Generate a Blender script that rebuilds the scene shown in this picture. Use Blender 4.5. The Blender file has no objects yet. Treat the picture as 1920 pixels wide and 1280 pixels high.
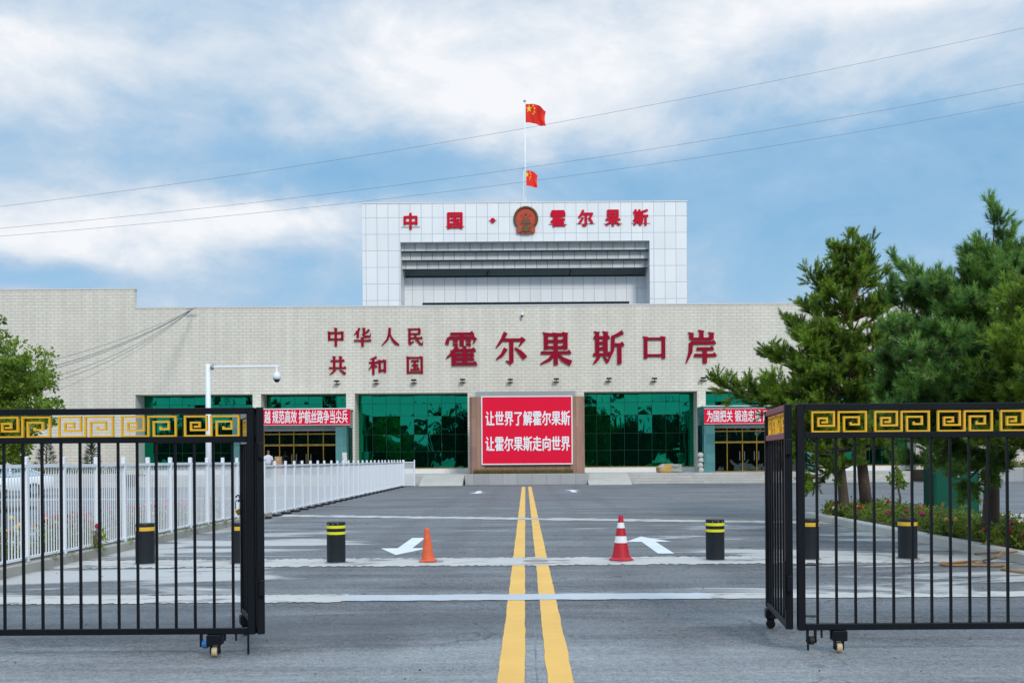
import bpy, math, random
import numpy as np
from mathutils import Vector, Matrix
R = math.radians
C = bpy.context.scene
COL = C.collection
rng = random.Random(7)

# ------------------------------------------------------------------ camera
F = 1867.0            # focal length in pixels of the 1920 px wide picture (35 mm)
VX, VY, ROLL, EYE = 985.0, 860.0, 0.0068, 1.6
cam = bpy.data.cameras.new('camera')
cam.sensor_width = 36.0
cam.lens = F / 1920 * 36
cam.shift_x = -(VX - 960) / 1920
cam.shift_y = (VY - 640) / 1920
cam.clip_start = 0.1
cam.clip_end = 4000
co = bpy.data.objects.new('camera', cam)
COL.objects.link(co)
co.matrix_world = Matrix.Translation((0, 0, EYE)) @ Matrix.Rotation(R(90), 4, 'X') @ Matrix.Rotation(-ROLL, 4, 'Z')
C.camera = co

def at(px, py, d):
    dx, dy = px - VX, VY - py
    c, s = math.cos(ROLL), math.sin(ROLL)
    x, y = dx * c + dy * s, -dx * s + dy * c
    return Vector((x * d / F, d, EYE + y * d / F))

# ------------------------------------------------------------------ sun and sky
SUN_EL, SUN_AZ = R(38), R(160)          # azimuth from +Y towards +X: behind the camera, to the right
sun = bpy.data.lights.new('sun', 'SUN')
sun.energy = 1.5
sun.angle = R(11)
sun.color = (1.0, 0.96, 0.9)
so = bpy.data.objects.new('sun', sun)
COL.objects.link(so)
sd = Vector((math.sin(SUN_AZ) * math.cos(SUN_EL), math.cos(SUN_AZ) * math.cos(SUN_EL), math.sin(SUN_EL)))
so.rotation_euler = sd.to_track_quat('Z', 'Y').to_euler()
so.location = (20, -30, 40)
C.view_settings.view_transform = 'Standard'
C.view_settings.look = 'None'
C.view_settings.exposure = 0.36
C.view_settings.gamma = 1.0
C.view_settings.use_curve_mapping = False

class NT:
    def __init__(self, tree):
        self.t = tree
        for n in list(tree.nodes): tree.nodes.remove(n)
    def n(self, typ, ins=None, **kw):
        nd = self.t.nodes.new(typ)
        for k, v in kw.items(): setattr(nd, k, v)
        for k, v in (ins or {}).items(): self.set(nd, k, v)
        return nd
    def set(self, nd, k, v):
        s = nd.inputs[k]
        if isinstance(v, bpy.types.NodeSocket): self.t.links.new(v, s)
        elif isinstance(v, bpy.types.Node): self.t.links.new(v.outputs[0], s)
        else: s.default_value = v
    def m(self, op, a, b=0.0, c=None, clamp=False):
        ins = {0: a, 1: b}
        if c is not None: ins[2] = c
        return self.n('ShaderNodeMath', ins, operation=op, use_clamp=clamp).outputs[0]
    def mix(self, f, a, b, blend='MIX'):
        nd = self.n('ShaderNodeMix', data_type='RGBA', blend_type=blend)
        for k, v in ((0, f), (6, a), (7, b)):
            if isinstance(v, tuple) and len(v) == 3: v = v + (1,)
            self.set(nd, k, v)
        return nd.outputs[2]
    def noise(self, vec, scale, detail=4, rough=0.5, dist=0.0):
        return self.n('ShaderNodeTexNoise', {'Vector': vec, 'Scale': scale, 'Detail': detail, 'Roughness': rough, 'Distortion': dist}).outputs[0]
    def ramp(self, f, stops):
        nd = self.n('ShaderNodeValToRGB', {0: f})
        cr = nd.color_ramp
        while len(cr.elements) < len(stops): cr.elements.new(0.5)
        for e, (p, c) in zip(cr.elements, stops):
            e.position = p
            e.color = (c if isinstance(c, tuple) else (c, c, c)) + (1,)
        return nd.outputs[0]
    def mapr(self, v, a, b, c=0.0, d=1.0):
        return self.n('ShaderNodeMapRange', {0: v, 1: a, 2: b, 3: c, 4: d}, interpolation_type='SMOOTHSTEP').outputs[0]

def lin(r, g, b):
    f = lambda v: v / 12.92 if v <= 0.04045 else ((v + 0.055) / 1.055) ** 2.4
    return tuple(f(x / 255) for x in (r, g, b))

world = bpy.data.worlds.new('World')
C.world = world
world.use_nodes = True
w = NT(world.node_tree)
sky = w.n('ShaderNodeTexSky', sky_type='NISHITA', sun_disc=False)
sky.sun_elevation = SUN_EL
sky.sun_rotation = SUN_AZ
sky.air_density = 1.2
sky.dust_density = 0.6
tc = w.n('ShaderNodeTexCoord').outputs['Generated']
sep = w.n('ShaderNodeSeparateXYZ', {0: tc})
az = w.m('ARCTAN2', sep.outputs[0], sep.outputs[1])
el = w.m('ARCSINE', sep.outputs[2])
# wobble the cloud masses with noise so that they have uneven edges
n1 = w.n('ShaderNodeTexNoise', {'Vector': w.n('ShaderNodeVectorMath', {0: tc, 1: (1, 1, 2.0)}, operation='MULTIPLY').outputs[0], 'Scale': 6.0, 'Detail': 8.0, 'Roughness': 0.55})
ns = w.n('ShaderNodeSeparateColor', {0: n1.outputs[1]})
azw = w.m('MULTIPLY_ADD', w.m('SUBTRACT', ns.outputs[0], 0.5), 0.22, az)
elw = w.m('MULTIPLY_ADD', w.m('SUBTRACT', ns.outputs[1], 0.5), 0.12, el)
BLOBS = [  # px, py, rx, ry, amount: the cloud banks and the blue gaps between them
    (330, 165, 330, 60, .22), (60, 260, 150, 110, .20), (930, 140, 330, 95, .36), (1180, 215, 260, 60, .16),
    (1480, 35, 330, 65, .36), (1880, 20, 130, 40, .28), (230, 475, 330, 52, .52), (560, 415, 190, 36, .42),
    (450, 310, 340, 70, -.13), (150, 90, 170, 45, -.10), (730, 320, 190, 55, -.34), (180, 335, 220, 42, -.12), (1480, 440, 330, 150, -.36),
    (1740, 300, 220, 40, -.22), (1350, 190, 90, 55, -.14), (560, 520, 170, 45, -.30), (60, 548, 160, 30, -.25),
    (1110, 310, 190, 40, -.22), (1720, 215, 230, 45, .20), (1820, 410, 150, 40, -.10), (600, 60, 250, 50, .06)]
D = None
for px, py, rx, ry, amp in BLOBS:
    a0, e0 = math.atan((px - VX) / F), math.atan((VY - py) / F)
    ea = w.m('DIVIDE', w.m('SUBTRACT', azw, a0), rx / F)
    eb = w.m('DIVIDE', w.m('SUBTRACT', elw, e0), ry / F)
    q = w.m('MULTIPLY_ADD', ea, ea, w.m('MULTIPLY', eb, eb))
    g = w.m('MULTIPLY', w.m('EXPONENT', w.m('MULTIPLY', q, -0.7)), amp)
    D = g if D is None else w.m('ADD', D, g)
vs = w.n('ShaderNodeVectorMath', {0: tc, 1: (1, 1, 1.8)}, operation='MULTIPLY').outputs[0]
nb = w.noise(vs, 6.5, 10, 0.6, 0.35)
nf = w.noise(vs, 17.0, 7, 0.6, 0.2)
D = w.m('ADD', D, 0.515)
D = w.m('MULTIPLY_ADD', w.m('SUBTRACT', nb, 0.5), 1.05, D)
D = w.m('MULTIPLY_ADD', w.m('SUBTRACT', nf, 0.5), 0.34, D)
ccol = w.ramp(D, [(0.04, lin(114, 161, 197)), (0.30, lin(137, 173, 203)), (0.52, lin(164, 186, 207)), (0.76, lin(194, 204, 215)), (1.0, lin(220, 222, 226))])
# cloud brightened towards the zenith, out of view, as added fill light
ccol = w.n('ShaderNodeVectorMath', {0: ccol, 3: w.mapr(el, 0.46, 1.1, 1.0, 2.3)}, operation='SCALE').outputs[0]
cov = w.mapr(D, 0.0, 0.5, 0.8, 1.0)
bg1 = w.n('ShaderNodeBackground', {0: sky, 1: 0.11})
bg2 = w.n('ShaderNodeBackground', {0: ccol, 1: 1.0})
mx = w.n('ShaderNodeMixShader', {0: cov, 1: bg1, 2: bg2})
w.n('ShaderNodeOutputWorld', {0: mx})

# ------------------------------------------------------------------ materials
MATS = {}
def newmat(name):
    m = bpy.data.materials.new(name)
    m.use_nodes = True
    MATS[name] = m
    return m, NT(m.node_tree)

def finish(t, color, rough=0.6, metal=0.0, bump=None, bs=0.2, bd=0.02, spec=0.5, extra=None):
    ins = {'Base Color': color if not isinstance(color, tuple) else color + (1,), 'Roughness': rough, 'Metallic': metal, 'Specular IOR Level': spec}
    p = t.n('ShaderNodeBsdfPrincipled', ins)
    for k, v in (extra or {}).items(): t.set(p, k, v)
    if bump is not None:
        b = t.n('ShaderNodeBump', {'Strength': bs, 'Distance': bd, 'Height': bump})
        t.set(p, 'Normal', b)
    t.n('ShaderNodeOutputMaterial', {0: p})
    return p

def pm(name, rgb, rough=0.5, metal=0.0, var=0.12, scale=3.0, fine=40.0, bs=0.1, spec=0.5, extra=None):
    """plain paint, stone or plastic with uneven tone and a little relief"""
    m, t = newmat(name)
    v = t.n('ShaderNodeTexCoord').outputs['Object']
    a = t.noise(v, scale, 5, 0.6)
    b = t.noise(v, fine, 3, 0.6)
    k = t.m('ADD', t.m('MULTIPLY_ADD', a, 2 * var, 1 - var), t.m('MULTIPLY', t.m('SUBTRACT', b, 0.5), var))
    col = t.n('ShaderNodeVectorMath', {0: rgb, 3: k}, operation='SCALE').outputs[0]
    finish(t, col, t.m('MULTIPLY_ADD', a, 0.2, rough - 0.1, clamp=True), metal, b, bs, 0.01, spec, extra)
    return m

def worldvec(t):
    return t.n('ShaderNodeNewGeometry').outputs['Position']

def brickmat(name, c1, c2, mortar, bw, bh, msize, offset=0.5, var=0.1, rough=0.6, streak=0.0, vertical=False, dx=0.0, dz=0.0, spec=0.4):
    m, t = newmat(name)
    p = t.n('ShaderNodeSeparateXYZ', {0: worldvec(t)})
    u = t.m('ADD', t.m('ADD', p.outputs[0], p.outputs[1]), dx)
    z = t.m('ADD', p.outputs[2], dz)
    vec = t.n('ShaderNodeCombineXYZ', {0: z if vertical else u, 1: u if vertical else z, 2: 0.0})
    br = t.n('ShaderNodeTexBrick', {'Vector': vec, 'Color1': c1 + (1,), 'Color2': c2 + (1,), 'Mortar': mortar + (1,), 'Scale': 1.0,
             'Mortar Size': msize, 'Mortar Smooth': 0.1, 'Bias': 0.0, 'Brick Width': bw, 'Row Height': bh}, offset=offset)
    a = t.noise(worldvec(t), 0.35, 5, 0.6)
    st = t.n('ShaderNodeVectorMath', {0: worldvec(t), 1: (2.2, 2.2, 0.12)}, operation='MULTIPLY').outputs[0]
    s = t.noise(st, 1.0, 4, 0.6)
    k = t.m('ADD', t.m('MULTIPLY_ADD', a, 2 * var, 1 - var), t.m('MULTIPLY', t.m('SUBTRACT', s, 0.5), streak))
    col = t.n('ShaderNodeVectorMath', {0: br.outputs[0], 3: k}, operation='SCALE').outputs[0]
    h = t.m('ADD', t.m('MULTIPLY', br.outputs[1], -1.0), t.m('MULTIPLY', t.noise(worldvec(t), 14.0, 3), 0.3))
    finish(t, col, rough, 0.0, h, 0.5, 0.01, spec)
    return m

brickmat('cream_brick', (.67, .62, .525), (.71, .66, .565), (.40, .375, .325), 0.52, 0.207, 0.011, 0.5, 0.10, 0.75, 0.36)
brickmat('white_panel', (.80, .81, .82), (.86, .865, .87), (.36, .43, .51), 0.945, 1.41, 0.018, 0.0, 0.05, 0.42, 0.10, dx=0.3, dz=0.32)
brickmat('grey_panel', (.56, .58, .575), (.64, .655, .65), (.2, .23, .25), 0.945, 6.0, 0.03, 0.0, 0.12, 0.5, 0.45, dx=0.3)
brickmat('red_sandstone', (.40, .23, .165), (.33, .185, .135), (.27, .15, .11), 0.9, 0.26, 0.006, 0.37, 0.12, 0.8, 0.15, vertical=True)
brickmat('granite_block', (.34, .34, .34), (.40, .39, .385), (.22, .22, .22), 0.9, 1.2, 0.012, 0.0, 0.15, 0.7, 0.3)
brickmat('step_stone', (.44, .42, .385), (.50, .48, .44), (.30, .28, .26), 1.1, 0.166, 0.006, 0.5, 0.15, 0.8, 0.3)
brickmat('planter_stone', (.46, .42, .38), (.54, .50, .46), (.36, .33, .3), 0.8, 0.4, 0.01, 0.5, 0.12, 0.8, 0.2)
brickmat('teal_marble', (.055, .17, .17), (.10, .25, .24), (.05, .12, .12), 0.8, 0.62, 0.006, 0.0, 0.35, 0.25, 0.3)

def glassmat(name, tint, body, wav=0.02, share=0.82):
    m, t = newmat(name)
    v = worldvec(t)
    st = t.n('ShaderNodeVectorMath', {0: v, 1: (1.0, 1.0, 0.6)}, operation='MULTIPLY').outputs[0]
    h = t.noise(st, 1.1, 2, 0.4, 0.6)
    b = t.n('ShaderNodeBump', {'Strength': wav, 'Distance': 1.0, 'Height': h})
    g = t.n('ShaderNodeBsdfGlossy', {'Color': tint + (1,), 'Roughness': 0.015, 'Normal': b})
    d = t.n('ShaderNodeBsdfDiffuse', {'Color': body + (1,)})
    t.n('ShaderNodeOutputMaterial', {0: t.n('ShaderNodeMixShader', {0: share, 1: d, 2: g})})
    return m
glassmat('green_glass', (.010, .33, .185), (.001, .024, .017), 0.014)
glassmat('clerestory_glass', (.42, .58, .60), (.46, .58, .60), 0.02, 0.3)
glassmat('dark_glass', (.10, .13, .13), (.008, .01, .01), 0.02)
glassmat('teal_glass', (.16, .34, .36), (.01, .04, .04), 0.03)
glassmat('car_glass', (.35, .5, .52), (.02, .04, .045), 0.0)

def asphaltmat():
    m, t = newmat('asphalt')
    v = worldvec(t)
    s = t.n('ShaderNodeSeparateXYZ', {0: v})
    x, y = s.outputs[0], s.outputs[1]
    vx = lambda a, b: t.n('ShaderNodeVectorMath', {0: v, 1: (a, b, 1)}, operation='MULTIPLY').outputs[0]
    grain = t.noise(v, 45.0, 4, 0.75)
    stone = t.noise(v, 13.0, 4, 0.7)
    streak = t.noise(vx(0.16, 1.3), 1.0, 7, 0.62, 0.6)
    large = t.noise(v, 0.14, 5, 0.6, 0.5)
    swirl = t.noise(vx(0.45, 0.9), 0.9, 8, 0.62, 1.4)
    cn = lambda q, lo=0.32, hi=0.68: t.mapr(q, lo, hi, -1.0, 1.0)
    k = t.m('MULTIPLY_ADD', cn(grain, .3, .7), 0.50, 1.0)
    k = t.m('MULTIPLY_ADD', cn(stone, .3, .7), 0.24, k)
    k = t.m('MULTIPLY_ADD', cn(streak), 0.26, k)
    k = t.m('MULTIPLY_ADD', cn(t.noise(vx(0.5, 5.0), 1.0, 6, 0.7, 0.4)), 0.13, k)
    k = t.m('MULTIPLY_ADD', cn(large), 0.12, k)
    k = t.m('MULTIPLY_ADD', cn(swirl), 0.13, k)
    # a few fine cracks, and tyre tracks in each lane
    cv = t.n('ShaderNodeVectorMath', {0: v, 1: t.n('ShaderNodeVectorMath', {0: t.n('ShaderNodeTexNoise', {'Vector': v, 'Scale': 1.1, 'Detail': 6.0}).outputs[1], 3: 1.6}, operation='SCALE').outputs[0]}, operation='ADD').outputs[0]
    vo = t.n('ShaderNodeTexVoronoi', {'Vector': cv, 'Scale': 0.23}, feature='DISTANCE_TO_EDGE').outputs[0]
    crack = t.m('MULTIPLY', t.mapr(vo, 0.002, 0.006, 1.0, 0.0), t.mapr(swirl, 0.46, 0.58))
    k = t.m('MULTIPLY', k, t.m('MULTIPLY_ADD', crack, -0.55, 1.0))
    lane = t.m('ABSOLUTE', t.m('SUBTRACT', t.m('ABSOLUTE', t.m('SUBTRACT', t.m('ABSOLUTE', x), 2.1)), 0.75))
    k = t.m('MULTIPLY', k, t.m('MULTIPLY_ADD', t.m('MULTIPLY', t.mapr(lane, 0.05, 0.4, 1.0, 0.0), t.mapr(streak, 0.35, 0.6)), -0.13, 1.0))
    drip = t.m('MULTIPLY', t.mapr(t.noise(v, 2.3, 3, 0.55), 0.70, 0.76), 0.45)
    k = t.m('MULTIPLY', k, t.m('SUBTRACT', 1.0, drip))
    base = t.n('ShaderNodeVectorMath', {0: (.136, .138, .142), 3: k}, operation='SCALE').outputs[0]
    # paler asphalt in front of the gate line, with an uneven edge
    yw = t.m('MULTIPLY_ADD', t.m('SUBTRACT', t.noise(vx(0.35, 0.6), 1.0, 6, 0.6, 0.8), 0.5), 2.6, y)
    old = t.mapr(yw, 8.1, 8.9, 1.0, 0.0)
    front_col = t.n('ShaderNodeVectorMath', {0: (.222, .225, .228), 3: t.m('MULTIPLY_ADD', t.m('SUBTRACT', k, 1.0), 0.7, 1.0)}, operation='SCALE').outputs[0]
    base = t.mix(old, base, front_col)
    # darker band across the asphalt behind the gate line, stronger on the left
    dark_band = t.m('MULTIPLY', t.mapr(t.m('ABSOLUTE', t.m('SUBTRACT', yw, 9.7)), 0.1, 1.3, 0.5, 0.0), t.mapr(x, -0.4, 0.8, 1.0, 0.25))
    base = t.mix(dark_band, base, (.055, .06, .07))
    # spilt cement and dust, most of it beside the road
    dn = t.noise(vx(0.42, 1.25), 0.55, 8, 0.62, 0.7)
    near = t.m('MULTIPLY', t.mapr(y, 10.0, 12.5), t.mapr(y, 27.0, 20.0))
    side = t.mapr(t.m('ABSOLUTE', x), 1.5, 5.0, 0.0, 0.13)
    dust = t.m('MULTIPLY', t.mapr(t.m('ADD', dn, side), 0.62, 0.70), t.m('MULTIPLY', near, 0.85))
    base = t.mix(dust, base, (.50, .485, .46))
    edge = t.m('MULTIPLY', t.mapr(t.m('ABSOLUTE', t.m('SUBTRACT', t.m('ABSOLUTE', x), 7.3)), 0.0, 0.9, 0.75, 0.0), t.m('MULTIPLY', t.mapr(t.noise(v, 1.8, 6, 0.6), 0.35, 0.62), t.mapr(y, 26.0, 30.0, 1.0, 0.0)))
    base = t.mix(edge, base, (.42, .39, .34))
    finish(t, base, t.mapr(large, 0.3, 0.7, 0.62, 0.85), 0.0, t.m('ADD', grain, t.m('MULTIPLY', stone, 0.6)), 0.35, 0.008, 0.35)
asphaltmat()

def patchmat(name, rgb, under=(.15, .155, .165), thr=0.36, sc=2.0):
    """worn cement or paint through which the asphalt shows"""
    m, t = newmat(name)
    v = worldvec(t)
    st = t.n('ShaderNodeVectorMath', {0: v, 1: (0.5, 1.0, 1)}, operation='MULTIPLY').outputs[0]
    a = t.noise(st, sc, 8, 0.65, 0.4)
    g = t.noise(v, 60.0, 3, 0.7)
    f = t.mapr(t.m('MULTIPLY_ADD', t.m('SUBTRACT', g, 0.5), 0.14, a), thr - 0.07, thr + 0.05)
    k = t.m('MULTIPLY_ADD', t.noise(v, 1.2, 5, 0.6), 0.35, 0.80)
    k = t.m('MULTIPLY_ADD', t.m('SUBTRACT', g, 0.5), 0.25, k)
    c = t.n('ShaderNodeVectorMath', {0: rgb, 3: k}, operation='SCALE').outputs[0]
    finish(t, t.mix(f, under, c), 0.8, 0.0, g, 0.2, 0.006, 0.3)
patchmat('yellow_road_paint', (.76, .44, .115), (.30, .22, .12), 0.33, 3.0)
patchmat('white_road_paint', (.66, .68, .70), (.2, .2, .21), 0.29, 3.0)
patchmat('cement_strip', (.50, .475, .44), (.19, .19, .19), 0.43, 2.6)
patchmat('cement_strip_grey', (.47, .485, .50), (.25, .26, .27), 0.24, 1.3)
patchmat('seam_filler', (.24, .245, .25), (.15, .155, .165), 0.5, 2.0)
patchmat('sandy_ground', (.42, .36, .28), (.22, .2, .17), 0.40, 0.8)
patchmat('kerb_stone', (.56, .53, .48), (.36, .34, .31), 0.36, 2.0)
patchmat('old_kerb', (.36, .34, .30), (.2, .19, .17), 0.40, 2.0)
patchmat('soil', (.12, .085, .055), (.07, .05, .035), 0.45, 4.0)
patchmat('far_land', (.30, .27, .20), (.10, .13, .05), 0.5, 0.05)
patchmat('terrace_stone', (.50, .48, .45), (.40, .385, .36), 0.40, 0.8)
patchmat('ramp_cement', (.46, .435, .39), (.38, .36, .325), 0.36, 0.8)

pm('black_paint', (.006, .008, .011), 0.42, 0.0, 0.3, 2.0, 30, 0.06, 0.2)
pm('gold_paint', (.80, .43, .015), 0.42, 0.0, 0.12, 6.0, 50, 0.1)
pm('faded_red_paint', (.30, .085, .10), 0.6, 0.0, 0.25, 6.0, 40, 0.1)
pm('bare_grey_paint', (.33, .32, .27), 0.6, 0.0, 0.2, 6.0, 40, 0.1)
pm('white_metal', (.74, .765, .80), 0.42, 0.0, 0.05, 1.0, 20, 0.04)
pm('white_pole_paint', (.78, .81, .85), 0.35, 0.0, 0.04, 2.0, 20, 0.03)
pm('wall_red', (.28, .001, .02), 0.6, 0.0, 0.1, 1.0, 10, 0.03, 0.15)
pm('tower_red', (.60, .003, .028), 0.6, 0.0, 0.12, 1.0, 10, 0.03, 0.15)
pm('banner_red', (.80, .004, .040), 0.6, 0.0, 0.04, 0.6, 8, 0.05, 0.2)
pm('white_letter', (.84, .84, .86), 0.6, 0.0, 0.02)
pm('frame_white', (.78, .76, .74), 0.5, 0.0, 0.08)
pm('grey_lintel', (.34, .35, .36), 0.6, 0.0, 0.1)
pm('reveal_plaster', (.62, .62, .60), 0.7, 0.0, 0.08)
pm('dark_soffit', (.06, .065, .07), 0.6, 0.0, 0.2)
pm('mullion', (.004, .05, .032), 0.4, 0.0, 0.2)
pm('brass', (.55, .34, .07), 0.28, 0.9, 0.3, 3.0, 20, 0.1)
pm('steel', (.45, .46, .47), 0.3, 0.9, 0.15)
pm('rubber', (.012, .012, .013), 0.7, 0.0, 0.2)
pm('cream_wheel', (.55, .43, .24), 0.5, 0.0, 0.15)
pm('blue_wheel', (.02, .16, .42), 0.45, 0.0, 0.2)
pm('bollard_black', (.012, .016, .02), 0.5, 0.0, 0.35, 3.0, 25, 0.08, 0.3)
pm('reflective_yellow', (.78, .74, .02), 0.35, 0.0, 0.08)
pm('reflective_amber', (.72, .42, .03), 0.35, 0.0, 0.08)
pm('cone_orange', (.70, .12, .04), 0.65, 0.0, 0.38, 9.0, 40, 0.1)
pm('cone_red', (.45, .006, .02), 0.5, 0.0, 0.15, 9.0, 40, 0.1)
pm('cone_white', (.78, .78, .78), 0.5, 0.0, 0.08, 9.0, 40, 0.1)
pm('cabinet_green', (.002, .075, .048), 0.55, 0.0, 0.3, 2.0, 20, 0.08, 0.2)
pm('hose_rubber', (.30, .155, .05), 0.5, 0.0, 0.2)
pm('bark', (.085, .062, .048), 0.9, 0.0, 0.5, 5.0, 26, 1.0)
def pinebark():
    m, t = newmat('red_bark')
    v = worldvec(t)
    st = t.n('ShaderNodeVectorMath', {0: v, 1: (1, 1, .35)}, operation='MULTIPLY').outputs[0]
    b = t.noise(st, 22.0, 5, 0.65)
    z = t.n('ShaderNodeSeparateXYZ', {0: v}).outputs[2]
    f = t.mapr(t.m('MULTIPLY_ADD', t.m('SUBTRACT', b, 0.5), 1.5, z), 2.0, 3.6)
    c = t.mix(f, (.085, .062, .048), (.22, .105, .055))
    c = t.n('ShaderNodeVectorMath', {0: c, 3: t.m('MULTIPLY_ADD', b, 1.4, 0.3)}, operation='SCALE').outputs[0]
    finish(t, c, 0.9, 0.0, b, 1.0, 0.03, 0.2)
pinebark()
pm('young_bark', (.17, .13, .09), 0.9, 0.0, 0.3, 8.0, 40, 0.5)
pm('cairn_stone', (.46, .46, .42), 0.75, 0.0, 0.3, 3.0, 20, 0.5)
pm('cardboard', (.40, .25, .13), 0.8, 0.0, 0.12)
pm('skin', (.36, .19, .12), 0.55, 0.0, 0.1)
pm('grey_hair', (.10, .09, .085), 0.7, 0.0, 0.2)
pm('pale_shirt', (.60, .62, .68), 0.8, 0.0, 0.12)
pm('dark_trousers', (.03, .035, .05), 0.8, 0.0, 0.2)
pm('car_white', (.72, .74, .76), 0.25, 0.0, 0.03, 1, 10, 0.0, 0.6, {'Coat Weight': 0.6, 'Coat Roughness': 0.05})
pm('car_black', (.015, .015, .017), 0.5)
pm('lamp_glass', (.5, .52, .55), 0.12, 0.3)
pm('emblem_gold', (.14, .075, .022), 0.5, 0.2, 0.35, 4.0, 18, 0.4)
pm('emblem_red', (.50, .045, .014), 0.5, 0.0, 0.25, 3.0, 16, 0.1)
pm('flag_red', (.80, .035, .022), 0.75, 0.0, 0.12, 2.0, 10, 0.05, 0.2)
pm('flag_yellow', (.85, .62, .02), 0.7, 0.0, 0.05)
pm('overhead_cable', (.15, .18, .23), 0.6, 0.0, 0.1)
pm('wire_black', (.07, .085, .11), 0.6, 0.0, 0.1)
pm('fitting_brown', (.20, .12, .06), 0.6, 0.0, 0.2)
pm('petal_crimson', (.36, .003, .02), 0.6, 0.0, 0.3, 20.0)
pm('petal_pink', (.62, .03, .16), 0.6, 0.0, 0.25, 20.0)
pm('petal_orange', (.80, .075, .01), 0.6, 0.0, 0.2, 20.0)
pm('petal_yellow', (.75, .48, .05), 0.6, 0.0, 0.2, 20.0)
pm('petal_pale', (.68, .48, .36), 0.6, 0.0, 0.2, 20.0)
pm('brass_lock', (.48, .30, .07), 0.3, 0.8, 0.2)
def rockmat():
    m, t = newmat('lichen_rock')
    v = t.n('ShaderNodeTexCoord').outputs['Object']
    a = t.noise(v, 2.2, 7, 0.65, 0.5)
    b = t.noise(v, 9.0, 6, 0.65)
    s = t.n('ShaderNodeSeparateXYZ', {0: v})
    c = t.ramp(b, [(0.3, (.14, .16, .15)), (0.7, (.42, .43, .39))])
    f = t.m('MULTIPLY', t.mapr(a, 0.38, 0.50), t.mapr(s.outputs[0], 0.25, -0.1))
    finish(t, t.mix(f, c, (.50, .27, .04)), 0.85, 0.0, b, 0.8, 0.05)
rockmat()

def leafmat(name, dark, light, sc=1.2, trans=0.35, dead=None):
    m, t = newmat(name)
    v = worldvec(t)
    a = t.noise(v, sc, 3, 0.6)
    c_ = t.noise(v, sc * 3.4, 2, 0.5)
    g = t.n('ShaderNodeNewGeometry').outputs['Random Per Island']
    f = t.m('ADD', t.m('MULTIPLY', t.mapr(a, 0.32, 0.68), 0.55), t.m('MULTIPLY', t.mapr(c_, 0.34, 0.66), 0.45))
    f = t.m('MULTIPLY_ADD', t.m('SUBTRACT', g, 0.5), 0.45, f, clamp=True)
    c = t.mix(f, dark, light)
    if dead: c = t.mix(t.m('MULTIPLY', t.mapr(t.noise(v, sc * 2.2, 2, 0.5, 0.5), 0.66, 0.72), 0.8), c, dead)
    d = t.n('ShaderNodeBsdfPrincipled', {'Base Color': c, 'Roughness': 0.55, 'Specular IOR Level': 0.35})
    tr = t.n('ShaderNodeBsdfTranslucent', {'Color': c})
    t.n('ShaderNodeOutputMaterial', {0: t.n('ShaderNodeMixShader', {0: trans, 1: d, 2: tr})})
leafmat('pine_green', (.030, .085, .014), (.36, .52, .055), 1.7, 0.5, (.20, .12, .05))
leafmat('pine_blue_green', (.028, .090, .028), (.29, .50, .10), 1.7, 0.5, (.20, .13, .05))
leafmat('spruce_green', (.018, .050, .026), (.045, .095, .040), 2.0)
leafmat('elm_green', (.06, .13, .014), (.34, .46, .045), 1.4, 0.48)
leafmat('rose_green', (.06, .12, .02), (.32, .38, .05), 3.0, 0.42)
leafmat('hedge_green', (.08, .10, .02), (.26, .24, .04), 2.0)
leafmat('sapling_green', (.09, .18, .02), (.24, .36, .05), 4.0)
leafmat('wood_green', (.012, .03, .010), (.04, .08, .02), 0.3)
leafmat('grass_green', (.08, .095, .022), (.24, .19, .06), 3.0)

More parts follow.
